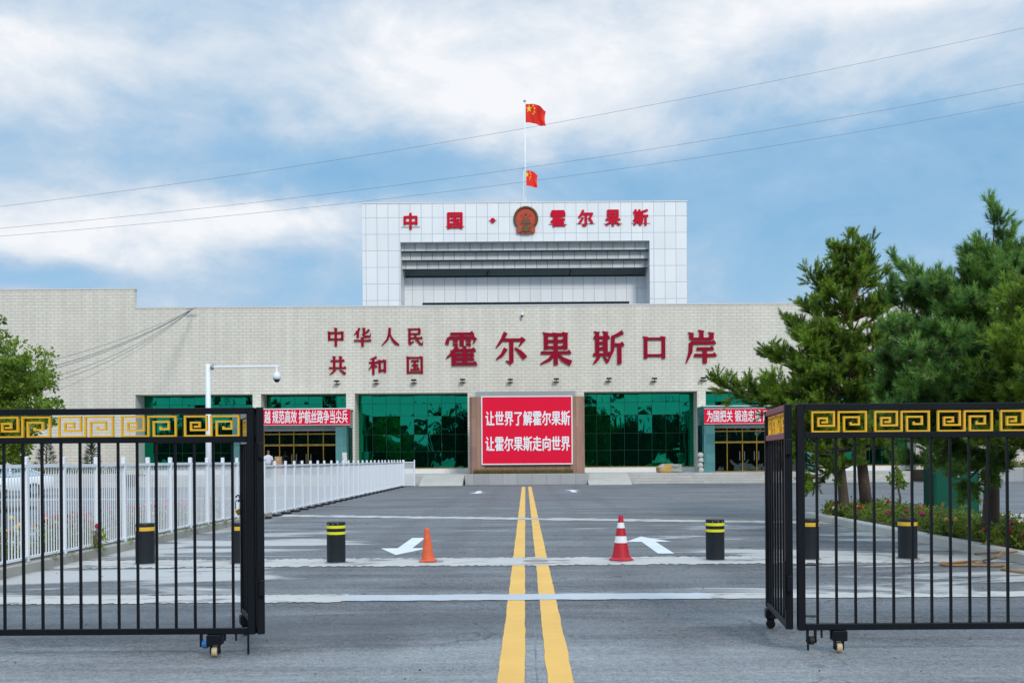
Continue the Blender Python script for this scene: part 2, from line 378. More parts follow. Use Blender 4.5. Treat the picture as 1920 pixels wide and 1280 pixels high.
# ------------------------------------------------------------------ mesh helpers
class MB:
    def __init__(s): s.v, s.f, s.k = [], [], []
    def add(s, verts, faces, k=0):
        o = len(s.v)
        s.v += [tuple(p) for p in verts]
        s.f += [tuple(i + o for i in f) for f in faces]
        s.k += [k] * len(faces)
        return s
    def box(s, a, b, k=0):
        (x0, y0, z0), (x1, y1, z1) = a, b
        return s.add([(x0, y0, z0), (x1, y0, z0), (x1, y1, z0), (x0, y1, z0), (x0, y0, z1), (x1, y0, z1), (x1, y1, z1), (x0, y1, z1)],
                     [(0, 3, 2, 1), (4, 5, 6, 7), (0, 1, 5, 4), (1, 2, 6, 5), (2, 3, 7, 6), (3, 0, 4, 7)], k)
    def bbox(s, a, b, r=0.008, k=0):
        """box with its vertical and top edges chamfered"""
        (x0, y0, z0), (x1, y1, z1) = a, b
        r = min(r, (x1 - x0) / 3, (y1 - y0) / 3, (z1 - z0) / 3)
        ring = lambda q, z: [(x0 + r + q, y0 + q, z), (x1 - r - q, y0 + q, z), (x1 - q, y0 + r + q, z), (x1 - q, y1 - r - q, z), (x1 - r - q, y1 - q, z), (x0 + r + q, y1 - q, z), (x0 + q, y1 - r - q, z), (x0 + q, y0 + r + q, z)]
        rows = ring(r, z0) + ring(0, z0 + r) + ring(0, z1 - r) + ring(r, z1)
        fs = [tuple(range(7, -1, -1)), tuple(range(24, 32))]
        for j in range(3):
            for i in range(8):
                fs.append((j * 8 + i, j * 8 + (i + 1) % 8, j * 8 + 8 + (i + 1) % 8, j * 8 + 8 + i))
        return s.add(rows, fs, k)
    def lathe(s, prof, n=20, c=(0, 0, 0), k=0, axis='z'):
        vs, fs = [], []
        for r, z in prof:
            for i in range(n):
                a = 2 * math.pi * i / n
                p = (r * math.cos(a), r * math.sin(a), z)
                if axis == 'x': p = (p[2], p[0], p[1])
                if axis == 'y': p = (p[0], p[2], p[1])
                vs.append((p[0] + c[0], p[1] + c[1], p[2] + c[2]))
        for j in range(len(prof) - 1):
            for i in range(n):
                fs.append((j * n + i, j * n + (i + 1) % n, j * n + n + (i + 1) % n, j * n + n + i))
        fs.append(tuple(range(n - 1, -1, -1)))
        m = (len(prof) - 1) * n
        fs.append(tuple(range(m, m + n)))
        return s.add(vs, fs, k)
    def tube(s, pts, rad, n=8, k=0):
        pts = [Vector(p) for p in pts]
        if not hasattr(rad, '__len__'): rad = [rad] * len(pts)
        vs, fs = [], []
        up = None
        for i, p in enumerate(pts):
            d = (pts[min(i + 1, len(pts) - 1)] - pts[max(i - 1, 0)])
            d = d.normalized() if d.length > 1e-9 else Vector((0, 0, 1))
            if up is None: up = Vector((1, 0, 0)) if abs(d.x) < 0.8 else Vector((0, 1, 0))
            u = (up - d * up.dot(d)).normalized()
            up = u
            q = d.cross(u)
            for j in range(n):
                a = 2 * math.pi * j / n
                vs.append(p + (u * math.cos(a) + q * math.sin(a)) * rad[i])
        for i in range(len(pts) - 1):
            for j in range(n):
                fs.append((i * n + j, i * n + (j + 1) % n, i * n + n + (j + 1) % n, i * n + n + j))
        fs.append(tuple(range(n - 1, -1, -1)))
        m = (len(pts) - 1) * n
        fs.append(tuple(range(m, m + n)))
        return s.add(vs, fs, k)
    def prism(s, poly, y0, y1, k=0, plane='xz'):
        """extrude a polygon given in x, z along y (or in x, y along z)"""
        n = len(poly)
        f = (lambda p, q: (p[0], q, p[1])) if plane == 'xz' else (lambda p, q: (p[0], p[1], q))
        vs = [f(p, y0) for p in poly] + [f(p, y1) for p in poly]
        fs = [tuple(range(n)), tuple(range(2 * n - 1, n - 1, -1))] + [(i + n, (i + 1) % n + n, (i + 1) % n, i) for i in range(n)]
        return s.add(vs, fs, k)
    def build(s, name, mats, parent=None, smooth=False):
        me = bpy.data.meshes.new(name)
        me.from_pydata(s.v, [], s.f)
        for m in (mats if isinstance(mats, (list, tuple)) else [mats]): me.materials.append(MATS[m])
        if len(me.materials) > 1: me.polygons.foreach_set('material_index', s.k)
        if smooth: me.polygons.foreach_set('use_smooth', [True] * len(me.polygons))
        me.update()
        o = bpy.data.objects.new(name, me)
        COL.objects.link(o)
        if parent is not None: o.parent = parent
        return o

def trimesh(name, V, T, mat, parent=None):
    V = np.asarray(V, np.float32)
    T = np.asarray(T, np.int32)
    me = bpy.data.meshes.new(name)
    me.vertices.add(len(V)); me.vertices.foreach_set('co', V.ravel())
    me.loops.add(T.size); me.loops.foreach_set('vertex_index', T.ravel())
    me.polygons.add(len(T)); me.polygons.foreach_set('loop_start', np.arange(0, T.size, T.shape[1], dtype=np.int32))
    me.update(calc_edges=True)
    me.materials.append(MATS[mat])
    o = bpy.data.objects.new(name, me)
    COL.objects.link(o)
    if parent is not None: o.parent = parent
    return o

def tag(o, label=None, cat=None, group=None, kind=None):
    if label: o['label'] = label
    if cat: o['category'] = cat
    if group: o['group'] = group
    if kind: o['kind'] = kind
    return o

def thing(name, label, cat, loc=(0, 0, 0), rz=0.0, group=None):
    o = bpy.data.objects.new(name, None)
    o.empty_display_size = 0.2
    COL.objects.link(o)
    o.location = loc
    o.rotation_euler = (0, 0, rz)
    return tag(o, label, cat, group)

def struct(name, mb, mat, kind='structure'):
    return tag(mb.build(name, mat), kind=kind)

def copy_tree(o, parent=None):
    c = o.copy()
    COL.objects.link(c)
    if parent is not None: c.parent = parent
    for ch in list(o.children): copy_tree(ch, c)
    return c

def sheet(name, x0, y0, x1, y1, z, mat, rag=0.0, n=2, kind='structure', seed=0):
    """a level sheet; rag gives its long edges an uneven outline"""
    r = random.Random(seed)
    mb = MB()
    vs, fs = [], []
    for i in range(n):
        x = x0 + (x1 - x0) * i / (n - 1)
        vs += [(x, y0 + r.uniform(-rag, rag), z), (x, y1 + r.uniform(-rag, rag), z)]
    for i in range(n - 1): fs.append((2 * i, 2 * i + 2, 2 * i + 3, 2 * i + 1))
    mb.add(vs, fs)
    return struct(name, mb, mat, kind)

# ------------------------------------------------------------------ ground and road
g = MB().add([(-1500, -1500, -0.012), (1500, -1500, -0.012), (1500, 1500, -0.012), (-1500, 1500, -0.012)], [(0, 1, 2, 3)])
struct('ground', g, 'far_land')
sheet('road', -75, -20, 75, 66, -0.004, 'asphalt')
def ribbon(name, xc, wd, y0, y1, z, mat, seed, step=0.13, wob=0.004):
    r = random.Random(seed)
    vs, fs = [], []
    n = int((y1 - y0) / step)
    a = b = 0.0
    for i in range(n + 1):
        a = 0.6 * a + r.uniform(-wob, wob)
        b = 0.6 * b + r.uniform(-wob, wob)
        y = y0 + (y1 - y0) * i / n
        vs += [(xc - wd / 2 + a, y, z), (xc + wd / 2 + b, y, z)]
    for i in range(n): fs.append((2 * i, 2 * i + 1, 2 * i + 3, 2 * i + 2))
    return struct(name, MB().add(vs, fs), mat)
ribbon('road_marking', -0.112, 0.195, -2, 57.5, 0.001, 'yellow_road_paint', 1)
ribbon('road_marking', 0.245, 0.190, -2, 57.5, 0.001, 'yellow_road_paint', 2)
ribbon('road_seam', 0.075, 0.008, -2, 57.5, 0.0, 'seam_filler', 3, 0.22, 0.003)
sheet('cement_strip', -7.2, 11.22, -2.1, 11.86, 0.004, 'cement_strip', 0.04, 120, seed=4)
sheet('cement_strip', -2.1, 11.3, 2.1, 11.78, 0.0045, 'cement_strip_grey', 0.02, 50, seed=5)
sheet('cement_strip', 2.1, 11.3, 9.0, 11.75, 0.004, 'cement_strip', 0.025, 60, seed=6)
sheet('cement_strip', -7.2, 15.0, 9.4, 16.15, 0.003, 'cement_strip', 0.09, 400, seed=7)
mb = MB()
r = random.Random(9)
vs, fs = [], []
for i in range(90):
    x = -7.1 + 14.6 * i / 89
    y = 29.0 - (x + 7.1) * 0.33
    vs += [(x, y - 0.45 + r.uniform(-.12, .12), 0.003), (x, y + 0.45 + r.uniform(-.12, .12), 0.003)]
for i in range(89): fs.append((2 * i, 2 * i + 2, 2 * i + 3, 2 * i + 1))
struct('cement_strip', mb.add(vs, fs), 'cement_strip')

def arrow(cx, y0, y1, flip, sw=0.27, hw=0.88, hl=1.3):
    pts = [(-sw / 2, 0), (sw / 2, 0), (sw / 2, 1 - hl / 3.7), (hw / 2, 1 - hl / 3.7), (0, 1), (-hw / 2, 1 - hl / 3.7), (-sw / 2, 1 - hl / 3.7)]
    P = [(cx + (-x if flip else x), (y1 + (y0 - y1) * t) if flip else (y0 + (y1 - y0) * t), 0.002) for x, t in pts]
    return struct('road_arrow', MB().add(P, [tuple(range(7))]), 'white_road_paint')
arrow(-2.19, 16.75, 20.4, True)
arrow(2.35, 16.7, 20.35, False)
arrow(-2.3, 46.5, 50.2, True)
a = arrow(2.35, 47.5, 51.2, False)
sheet('road_marking', 4.35, 23.4, 4.75, 23.55, 0.002, 'white_road_paint')

V_, T_ = [], []
r = random.Random(41)
for i in range(170):
    y = r.uniform(6.8, 14) if r.random() < .8 else r.uniform(14, 24)
    x, q = r.choice((-1, 1)) * r.uniform(.4, 7.0), r.uniform(.005, .014)
    k = len(V_)
    V_ += [(x + q * math.cos(a) * r.uniform(.7, 1.1), y + q * math.sin(a) * r.uniform(.7, 1.1), 0.0) for a in (0, 1.26, 2.5, 3.77, 5.0)] + [(x, y, q * .8)]
    T_ += [(k + j, k + (j + 1) % 5, k + 5) for j in range(5)]
tag(trimesh('pebbles', V_, T_, 'bark'), kind='stuff')
# beds, kerbs and paving either side
struct('kerb', MB().bbox((-7.36, 6, -.1), (-7.20, 28.3, .15), 0.02), 'old_kerb')
struct('flower_bed', MB().box((-9.0, 6, -.1), (-7.362, 28.2, .10)), 'soil')
struct('kerb', MB().bbox((-9.15, 6, -.1), (-9.002, 28.3, .15), 0.02), 'old_kerb')
struct('kerb', MB().bbox((7.36, 5, -.1), (7.58, 26.3, .16), 0.03), 'kerb_stone')
struct('flower_bed', MB().box((7.582, 5, -.1), (9.4, 26.2, .11)), 'soil')
struct('kerb', MB().bbox((9.402, 5, -.1), (9.56, 26.3, .13), 0.03), 'kerb_stone')
sheet('path', 9.6, 14, 46, 25.2, 0.002, 'sandy_ground', 0.12, 60, seed=21)
sheet('path', 9.6, 25.6, 46, 27.2, 0.006, 'cement_strip', 0.05, 60, seed=22)
struct('kerb', MB().bbox((-34, 31.2, -.1), (-16.6, 31.4, .15), 0.03), 'kerb_stone')
struct('flower_bed', MB().box((-34, 31.402, -.1), (-16.7, 34.0, .11)), 'soil')
sheet('path', -40, 42, -9.4, 43.0, 0.002, 'cement_strip', 0.1, 50, seed=23)

# terrace in front of the building, its stairs and ramps
TZ = 0.66
struct('terrace', MB().box((-24.6, 63.3, -.1), (24.6, 68.2, TZ)), 'terrace_stone')
for sx, side in ((-1, 'left'), (1, 'right')):
    x0, x1 = sorted((sx * 6.5, sx * 24.0))
    mb = MB()
    for i in range(4):
        mb.box((x0, 62.05 + 0.31 * i, -.1 if i == 0 else 0.165 * i), (x1, 63.298, 0.165 * (i + 1) - 0.002 * (i == 3)))
    tag(mb.build('staircase', 'step_stone'), 'wide grey stone stairs of four steps up to the %s entrance porch' % side, 'stairs')
    xa, xb = sorted((sx * 3.86, sx * 6.49))
    rm = MB().add([(xa, 60.6, -.05), (xb, 60.6, -.05), (xb, 63.298, -.05), (xa, 63.298, -.05), (xa, 60.6, 0.0), (xb, 60.6, 0.0), (xb, 63.298, TZ - .003), (xa, 63.298, TZ - .003)],
                  [(0, 3, 2, 1), (4, 5, 6, 7), (0, 1, 5, 4), (1, 2, 6, 5), (2, 3, 7, 6), (3, 0, 4, 7)])
    rm = rm.build('access_ramp', 'ramp_cement')
    tag(rm, 'pale cement ramp between the billboard planter and the %s stairs' % side, 'ramp')

# ------------------------------------------------------------------ main building
FY, GY = 66.0, 67.62          # facade plane, glass plane
ZT, ZW, ZO = 11.73, 13.0, 6.02
bld = thing('border_port_building', 'long cream brick hall with green glass bays and raised end walls', 'building', (0, FY, 0))
def L(p): return (p[0], p[1] - FY, p[2])
OPEN = [(-25.85, -18.05), (-17.5, -11.85), (-11.28, -3.8), (3.92, 11.42), (11.98, 17.6), (18.2, 25.9)]
CW = 46.0
wl = MB()
wl.box((-25.85, 0, ZO), (25.85, 1.6, ZT)).box((-CW, 0, -.1), (-25.85, 1.6, ZT)).box((25.9, 0, -.1), (CW, 1.6, ZT)).box((-CW, 0, ZT), (-25.85, .45, ZW)).box((25.9, 0, ZT), (CW, .45, ZW))
edges = [-25.85] + [v for o in OPEN for v in o] + [25.9]
for i in range(0, len(edges) - 1, 2):
    a, b = edges[i], edges[i + 1]
    if b - a > 0.1: wl.box((a, 0, 0.0), (b, 1.6, ZO))
wl.build('wall', 'cream_brick', bld)
cp = MB()
for a, b, z in ((-25.8, 25.85, ZT), (-CW, -25.8, ZW), (25.85, CW, ZW)):
    cp.box((a, -.03, z), (b, 1.63 if z == ZT else .48, z + .09))
cp.build('coping', 'reveal_plaster', bld)
MB().box((-CW, 1.66, -.1), (CW, 42, ZT - .6)).build('roof', 'dark_soffit', bld)
for a, b in OPEN: MB().box((a, 1.45, TZ), (b, 1.598, 1.0)).build('plinth', 'frame_white', bld)
MB().box((-25.848, .004, TZ), (-25.835 + .02, 1.6, ZO - .002)).build('reveal', 'reveal_plaster', bld)
gl = MB().box((-3.25, -.06, TZ), (3.35, -.003, 6.08))
gl.build('lintel_panel', 'grey_lintel', bld)
r = random.Random(12)
COLS = {0: 9, 1: 6, 2: 8, 3: 8, 4: 6, 5: 9}
for k, (a, b) in enumerate(OPEN):
    n = COLS[k]
    rows = [1.0, 2.15, 3.3, 4.55, 5.4, 5.95]
    pw = (b - a) / n
    p = MB()
    for i in range(n):
        for j in range(len(rows) - 1):
            tx, tz = r.gauss(0, .009), r.gauss(0, .009)
            xa, xb, za, zb = a + i * pw + .012, a + (i + 1) * pw - .012, rows[j] + .012, rows[j + 1] - .012
            hx, hz = (xb - xa) / 2, (zb - za) / 2
            p.add([(xa, 1.55 - tx * hx - tz * hz, za), (xb, 1.55 + tx * hx - tz * hz, za), (xb, 1.55 + tx * hx + tz * hz, zb), (xa, 1.55 - tx * hx + tz * hz, zb)], [(0, 1, 2, 3)])
    wnd = p.build('window', 'green_glass', bld)
    fm = MB()
    for i in range(n + 1): fm.box((a + i * pw - .009, 1.54, 1.0), (a + i * pw + .009, 1.597, 5.95))
    for z in rows: fm.box((a, 1.542, z - .009), (b, 1.596, z + .009))
    fm.box((a, 1.5, 5.96), (b, 1.597, ZO - .004))
    fm.build('frame', 'mullion', wnd)
    MB().box((a, 1.43, 1.0), (b, 1.535, 1.06)).build('sill', 'brass', wnd)
MB().box((-2.95, -.02, 6.1), (-2.93, -.002, ZT - .05)).build('conduit', 'frame_white', bld)

# ---- white tower behind
TY = 85.0
tw = thing('gate_tower', 'tall white panelled tower block with a deep rectangular opening behind the hall', 'tower', (0, TY, 0))
ts = TY / F
X0, X1, ZT2 = -13.79, 13.95, 23.45
OX0, OX1, OZ = -10.55, 10.73, 20.15
fr = MB()
fr.box((X0, 0, 0), (OX0, 6, ZT2)).box((OX1, 0, 0), (X1, 6, ZT2)).box((OX0, 0, OZ), (OX1, .6, ZT2))
fr.build('facade_frame', 'white_panel', tw)
MB().box((X0 - .04, -.04, ZT2), (X1 + .04, 6.04, ZT2 + .08)).build('coping', 'frame_white', tw)
ztop = OZ
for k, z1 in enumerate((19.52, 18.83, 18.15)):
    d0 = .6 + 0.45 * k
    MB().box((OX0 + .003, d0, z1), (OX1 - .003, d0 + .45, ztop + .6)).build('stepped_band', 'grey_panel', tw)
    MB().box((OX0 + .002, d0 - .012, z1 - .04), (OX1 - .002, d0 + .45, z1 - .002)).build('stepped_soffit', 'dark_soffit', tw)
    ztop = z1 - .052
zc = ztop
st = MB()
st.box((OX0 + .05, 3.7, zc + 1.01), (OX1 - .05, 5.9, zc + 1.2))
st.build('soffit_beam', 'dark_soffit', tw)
gb = MB()
gb.add([(OX0, 3.95, 17.7), (OX1, 3.95, 17.7), (OX1, 3.95, zc + 1.0), (OX0, 3.95, zc + 1.0)], [(0, 1, 2, 3)])
wnd = gb.build('window', 'clerestory_glass', tw)
fm = MB()
for i in range(49): fm.box((OX0 + i * .443 - .012, 3.9, 17.7), (OX0 + i * .443 + .012, 3.949, zc + .54))
fm.box((OX0, 3.85, 17.7), (OX1, 3.899, 17.96)).box((OX0, 3.85, zc + .45), (OX1, 3.899, zc + .54))
fm.build('frame', 'grey_lintel', wnd)
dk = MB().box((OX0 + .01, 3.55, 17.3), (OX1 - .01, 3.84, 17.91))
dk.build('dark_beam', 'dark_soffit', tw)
for px in (914, 1068):
    p = at(px, 511, TY + 4.2)
    MB().tube([(p.x - .08, 3.7, 17.9), (p.x + .1, 3.7, 18.4)], .05, 6).build('strut', 'dark_soffit', tw)
izt = at(986, 519.5, TY + 3.0).z
iz = at(986, 566, TY + 3.0).z
ix0, ix1 = at(792, 566, TY + 3.0).x, at(1180, 566, TY + 3.0).x
iw = MB().box((OX0 + .002, 3.0, iz), (OX1 - .002, 3.5, izt)).box((OX0 + .002, 3.0, 0), (ix0, 3.5, iz)).box((ix1, 3.0, 0), (OX1 - .002, 3.5, iz))
iw.build('inner_wall', 'white_panel', tw)
wn2 = MB().add([(ix0, 3.45, iz - 3), (ix1, 3.45, iz - 3), (ix1, 3.45, iz), (ix0, 3.45, iz)], [(0, 1, 2, 3)]).build('window', 'clerestory_glass', tw)
fm = MB()
for i in range(41):
    x = ix0 + (ix1 - ix0) * i / 40
    fm.box((x - .012, 3.4, iz - 3), (x + .012, 3.448, iz))
fm.box((ix0, 3.3, iz - .10), (ix1, 3.399, iz - .002))
fm.build('frame', 'dark_soffit', wn2)
MB().box((X0 + .01, 6.0, 0), (X1 - .01, 22, ZT2 - .7)).build('rear_block', 'white_panel', tw)

# ------------------------------------------------------------------ lettering
def stroke_char(spec, size, depth, name, mat, parent, loc):
    """a heavy serif character from pen strokes on a 100 unit square"""
    mb = MB()
    s = size / 100.0
    e = [0]
    def prism(poly):
        e[0] += 1
        mb.prism([((x - 50) * s, (z - 50) * s) for x, z in poly], -depth - .0025 * e[0], 0.0)
    for st in spec:
        if st[0] == 'H':
            _, x0, y, x1 = st
            t = 4.4
            prism([(x0, y - t), (x1 - 3, y - t), (x1, y - t + 1), (x1 + 1, y - t + 3), (x1 - 6, y + t + 5), (x1 - 13, y + t), (x0 + 2, y + t)])
        elif st[0] == 'V':
            _, x, y0, y1 = st
            t = 6.6
            prism([(x - t, y1), (x + t, y1 + 2), (x + t, y0 - 4), (x + t + 3, y0), (x - t - 4, y0 + 3), (x - t, y0 - 4)])
        else:
            _, pts, wd = st
            lft, rgt = [], []
            n = len(pts)
            for i, (x, z) in enumerate(pts):
                a, b = pts[max(0, i - 1)], pts[min(n - 1, i + 1)]
                dx, dz = b[0] - a[0], b[1] - a[1]
                q = math.hypot(dx, dz) or 1
                nx, nz = -dz / q, dx / q
                lft.append((x + nx * wd[i] / 2, z + nz * wd[i] / 2))
                rgt.append((x - nx * wd[i] / 2, z - nz * wd[i] / 2))
            prism(rgt + lft[::-1])
    o = mb.build(name, mat, parent)
    o.location = loc
    return o
H, V, P = (lambda *a: ('H',) + a), (lambda *a: ('V',) + a), (lambda p, q: ('P', p, q))
GL = {
 'zhong': [V(50, 98, 0), V(15, 78, 32), V(85, 78, 32), H(15, 73, 86), H(15, 39, 86)],
 'kou': [V(19, 84, 8), V(81, 84, 8), H(19, 78, 82), H(19, 20, 82)],
 'guo': [V(11, 96, 0), V(89, 96, 0), H(11, 91, 89), H(11, 8, 89), H(28, 73, 74), H(31, 49, 71), H(24, 24, 78), V(50, 74, 25), P([(61, 40), (70, 31)], [4, 11])],
 'ren': [P([(47, 97), (46, 66), (34, 34), (4, 2)], [13, 14, 11, 3]), P([(49, 62), (62, 34), (78, 16), (98, 5)], [5, 12, 17, 6])],
 'min': [H(18, 92, 80), V(20, 94, 10), V(76, 92, 62), H(20, 66, 78), P([(17, 8), (46, 24)], [15, 4]), H(20, 42, 94), P([(50, 66), (58, 36), (82, 8), (92, 6)], [10, 12, 13, 8]), P([(92, 4), (95, 24)], [8, 2])],
 'hua': [P([(34, 99), (26, 82), (4, 62)], [12, 10, 3]), V(25, 82, 46), P([(86, 90), (72, 76), (46, 64)], [12, 9, 3]), V(58, 98, 56), P([(58, 54), (90, 53)], [11, 10]), P([(90, 51), (93, 72)], [9, 2]), H(3, 32, 97), V(50, 48, 0)],
 'gong': [H(12, 75, 88), V(33, 98, 38), V(67, 98, 38), H(3, 37, 97), P([(38, 30), (28, 16), (8, 1)], [13, 10, 3]), P([(60, 28), (76, 17), (92, 4)], [4, 12, 15])],
 'he': [P([(46, 96), (30, 88), (10, 83)], [11, 9, 3]), H(3, 66, 54), V(28, 88, 0), P([(26, 64), (18, 46), (2, 26)], [11, 9, 3]), P([(32, 56), (46, 42)], [4, 12]), V(62, 78, 12), V(90, 78, 12), H(62, 73, 90), H(62, 24, 90)],
 'huo': [H(14, 96, 88), H(8, 84, 92), P([(9, 84), (4, 64)], [9, 12]), P([(93, 84), (85, 66)], [10, 3]), V(50, 96, 58), P([(22, 76), (38, 72)], [5, 9]), P([(22, 65), (38, 61)], [5, 9]), P([(62, 76), (78, 72)], [5, 9]), P([(62, 65), (78, 61)], [5, 9]),
         P([(36, 58), (24, 40), (2, 22)], [12, 10, 3]), V(25, 44, -2), P([(54, 60), (61, 51)], [5, 11]), H(26, 46, 93), H(26, 32, 88), H(26, 19, 88), H(24, 4, 97), V(59, 48, 5)],
 'er': [P([(36, 99), (26, 78), (6, 52)], [13, 11, 3]), H(24, 76, 92), P([(93, 80), (76, 56)], [11, 3]), V(53, 76, 6), P([(54, 4), (36, 12)], [12, 3]), P([(36, 50), (24, 30), (6, 16)], [13, 10, 3]), P([(64, 52), (80, 38), (95, 20)], [4, 13, 17])],
 'guo3': [V(20, 97, 46), V(80, 97, 46), H(20, 92, 80), H(20, 72, 80), H(20, 53, 80), V(50, 96, -2), H(3, 37, 97), P([(46, 34), (30, 16), (2, 2)], [12, 10, 3]), P([(54, 34), (72, 16), (97, 4)], [4, 13, 18])],
 'si': [H(3, 80, 54), V(15, 97, 28), V(41, 97, 28), H(16, 63, 40), H(16, 46, 40), H(1, 28, 57), P([(20, 22), (12, 10), (2, -1)], [11, 9, 3]), P([(34, 22), (48, 5)], [4, 13]), P([(94, 97), (78, 88), (60, 82)], [13, 10, 6]), P([(64, 84), (62, 42), (46, 2)], [12, 11, 3]), H(64, 58, 98), V(83, 58, -2)],
 'an': [V(50, 99, 74), V(19, 92, 72), V(81, 92, 72), H(19, 74, 82), H(14, 62, 94), P([(18, 62), (16, 34), (2, -1)], [13, 12, 3]), H(34, 44, 88), H(26, 24, 96), V(60, 44, -2)]}
def sign_row(root, chars, size, d, mat, depth):
    for ch, px, py, k in chars:
        p = at(px, py, d)
        stroke_char(GL[ch], size * k, depth, 'character', mat, root, (p.x - root.location.x, 0, p.z - root.location.z))
sg = thing('wall_sign', 'large dark red metal characters in one row on the brick wall', 'sign', (2.0, FY - .04, 8.9))
sign_row(sg, [('huo', 866, 654, 1), ('er', 957, 653, 1), ('guo3', 1042, 653, 1), ('si', 1141, 651, 1), ('kou', 1227, 650, .88), ('an', 1315, 650, 1)], 2.16, FY, 'wall_red', .06)
sg2 = thing('wall_sign', 'small dark red characters in two rows on the brick wall, left of the large ones', 'sign', (-9.8, FY - .04, 8.5))
sign_row(sg2, [('zhong', 630, 632, 1), ('hua', 680, 632, 1), ('ren', 732, 631, 1), ('min', 778, 631, .95), ('gong', 633, 685, 1), ('he', 708, 685, 1), ('guo', 778, 684, .95)], 1.24, FY, 'wall_red', .05)

def text_mesh(name, body, mat, parent, loc, width, height, depth=0.02, bold=0.02, per_char=False):
    """lettering in the built-in typeface, fitted to a width and height, facing -Y"""
    cu = bpy.data.curves.new(name, 'FONT')
    cu.body = body
    cu.align_x, cu.align_y = 'CENTER', 'CENTER'
    cu.extrude = 0.01
    tmp = bpy.data.objects.new(name + '_type', cu)
    COL.objects.link(tmp)
    dg = bpy.context.evaluated_depsgraph_get()
    me = bpy.data.meshes.new_from_object(tmp.evaluated_get(dg))
    bpy.data.objects.remove(tmp)
    bpy.data.curves.remove(cu)
    n = len(me.vertices)
    co_ = np.empty(n * 3, np.float32)
    me.vertices.foreach_get('co', co_)
    co_ = co_.reshape(-1, 3)
    faces = [tuple(p.vertices) for p in me.polygons]
    bpy.data.meshes.remove(me)
    vs, fs = [], []
    for k, (ox, oy) in enumerate(((0, 0), (bold, 0), (-bold, 0), (0, bold * .6), (0, -bold * .6), (bold * .6, bold * .4), (-bold * .6, -bold * .4))):
        q = co_ + np.array([ox, oy, 0], np.float32)
        q[:, 2] = np.where(co_[:, 2] > 0, -depth - .0012 * k, 0.0)
        fs += [tuple(i + n * k for i in f) for f in faces]
        vs.append(q)
    q = np.concatenate(vs)
    mn, mxv = q.min(0), q.max(0)
    u = (q[:, 0] - (mn[0] + mxv[0]) / 2) / (mxv[0] - mn[0]) * width
    vv = (q[:, 1] - (mn[1] + mxv[1]) / 2) / (mxv[1] - mn[1]) * height
    me = bpy.data.meshes.new(name)
    me.from_pydata(np.stack([u, q[:, 2], vv], 1).tolist(), [], fs)
    me.update()
    me.materials.clear()
    me.materials.append(MATS[mat])
    o = bpy.data.objects.new(name, me)
    COL.objects.link(o)
    o.parent = parent
    o.location = loc
    return o

tsg = thing('tower_sign', 'bright red characters in a row along the top of the white tower', 'sign', (0, TY - .05, 21.6))
for ch, px, py in (('中', 770, 415), ('国', 853, 414), ('霍', 1046, 410), ('尔', 1098, 409), ('果', 1149, 409), ('斯', 1201, 408)):
    p = at(px, py, TY)
    wd = {'中': 1.2}.get(ch, 1.33)
    text_mesh('character', ch, 'tower_red', tsg, (p.x, .0, p.z - 21.6), wd, 1.42, .06, .042)
    MB().tube([(p.x - .8, .01, p.z - 22.1), (p.x + .8, .01, p.z - 22.1)], .018, 6).build('bracket', 'dark_soffit', tsg)
p = at(924, 413.5, TY)
MB().lathe([(.02, -.09), (.2, -.09), (.2, .03), (.02, .03)], 20, (p.x, 0, p.z - 21.6), 0, 'y').build('dot', 'tower_red', tsg)
MB().tube([(p.x - .32, -.03, p.z - 21.6), (p.x + .32, -.03, p.z - 21.6)], .03, 6).build('bracket', 'dark_soffit', tsg)

def star(r, n=5, rot=0.0):
    return [((r if i % 2 == 0 else r * .4) * math.sin(rot + math.pi * i / n), (r if i % 2 == 0 else r * .4) * math.cos(rot + math.pi * i / n)) for i in range(2 * n)]
p = at(986, 413, TY)
em = thing('state_emblem', 'round red and bronze state emblem with stars and a gate, under the flagpoles', 'emblem', (p.x, TY - .04, p.z))
ring = MB()
n, prof = 40, [(0.81, -.12), (0.86, -.20), (0.95, -.23), (1.04, -.18), (1.06, -.02)]
vs = [(rr * math.sin(2 * math.pi * i / n) * (1 + .012 * (i % 2)), yy, rr * math.cos(2 * math.pi * i / n) * (1 + .012 * (i % 2)) + .12) for rr, yy in prof for i in range(n)]
fs = [(j * n + i, j * n + (i + 1) % n, j * n + n + (i + 1) % n, j * n + n + i) for j in range(len(prof) - 1) for i in range(n)]
ring.add(vs, fs)
ring.build('wreath', 'emblem_gold', em)
MB().prism([(.82 * math.cos(2 * math.pi * i / 40), .12 + .82 * math.sin(2 * math.pi * i / 40)) for i in range(40)], -.13, -.005).build('disc', 'emblem_red', em)
sb = MB()
sb.prism([(x, z + .48) for x, z in star(.17)], -.17, -.128)
for sx, sz in ((-.36, .36), (-.17, .20), (.17, .20), (.36, .36)): sb.prism([(x + sx, z + sz) for x, z in star(.085)], -.17, -.128)
sb.build('star', 'emblem_gold', em)
gt = MB()
for hw, z0, z1 in ((.46, -.36, -.30), (.34, -.30, -.16), (.40, -.16, -.12), (.26, -.12, -.02), (.32, -.02, .02), (.16, .02, .07)): gt.box((-hw, -.18, z0), (hw, -.128, z1))
gt.build('gate_relief', 'emblem_gold', em)
rb = MB().prism([(-.62, -.62), (-.80, -.62), (-.78, -1.02), (-.62, -1.12), (-.50, -1.06), (-.40, -1.16), (.40, -1.16), (.50, -1.06), (.62, -1.12), (.78, -1.02), (.80, -.62), (.62, -.62), (.4, -.80), (-.4, -.80)], -.22, -.01)
rb.build('ribbon', 'emblem_red', em)
gr = MB()
gr.lathe([(.10, -.29), (.30, -.29), (.33, -.23), (.10, -.23)], 16, (0, 0, -.76), 0, 'y')
gr.box((-.46, -.26, -1.04), (.46, -.222, -.92))
gr.build('gear', 'emblem_gold', em)

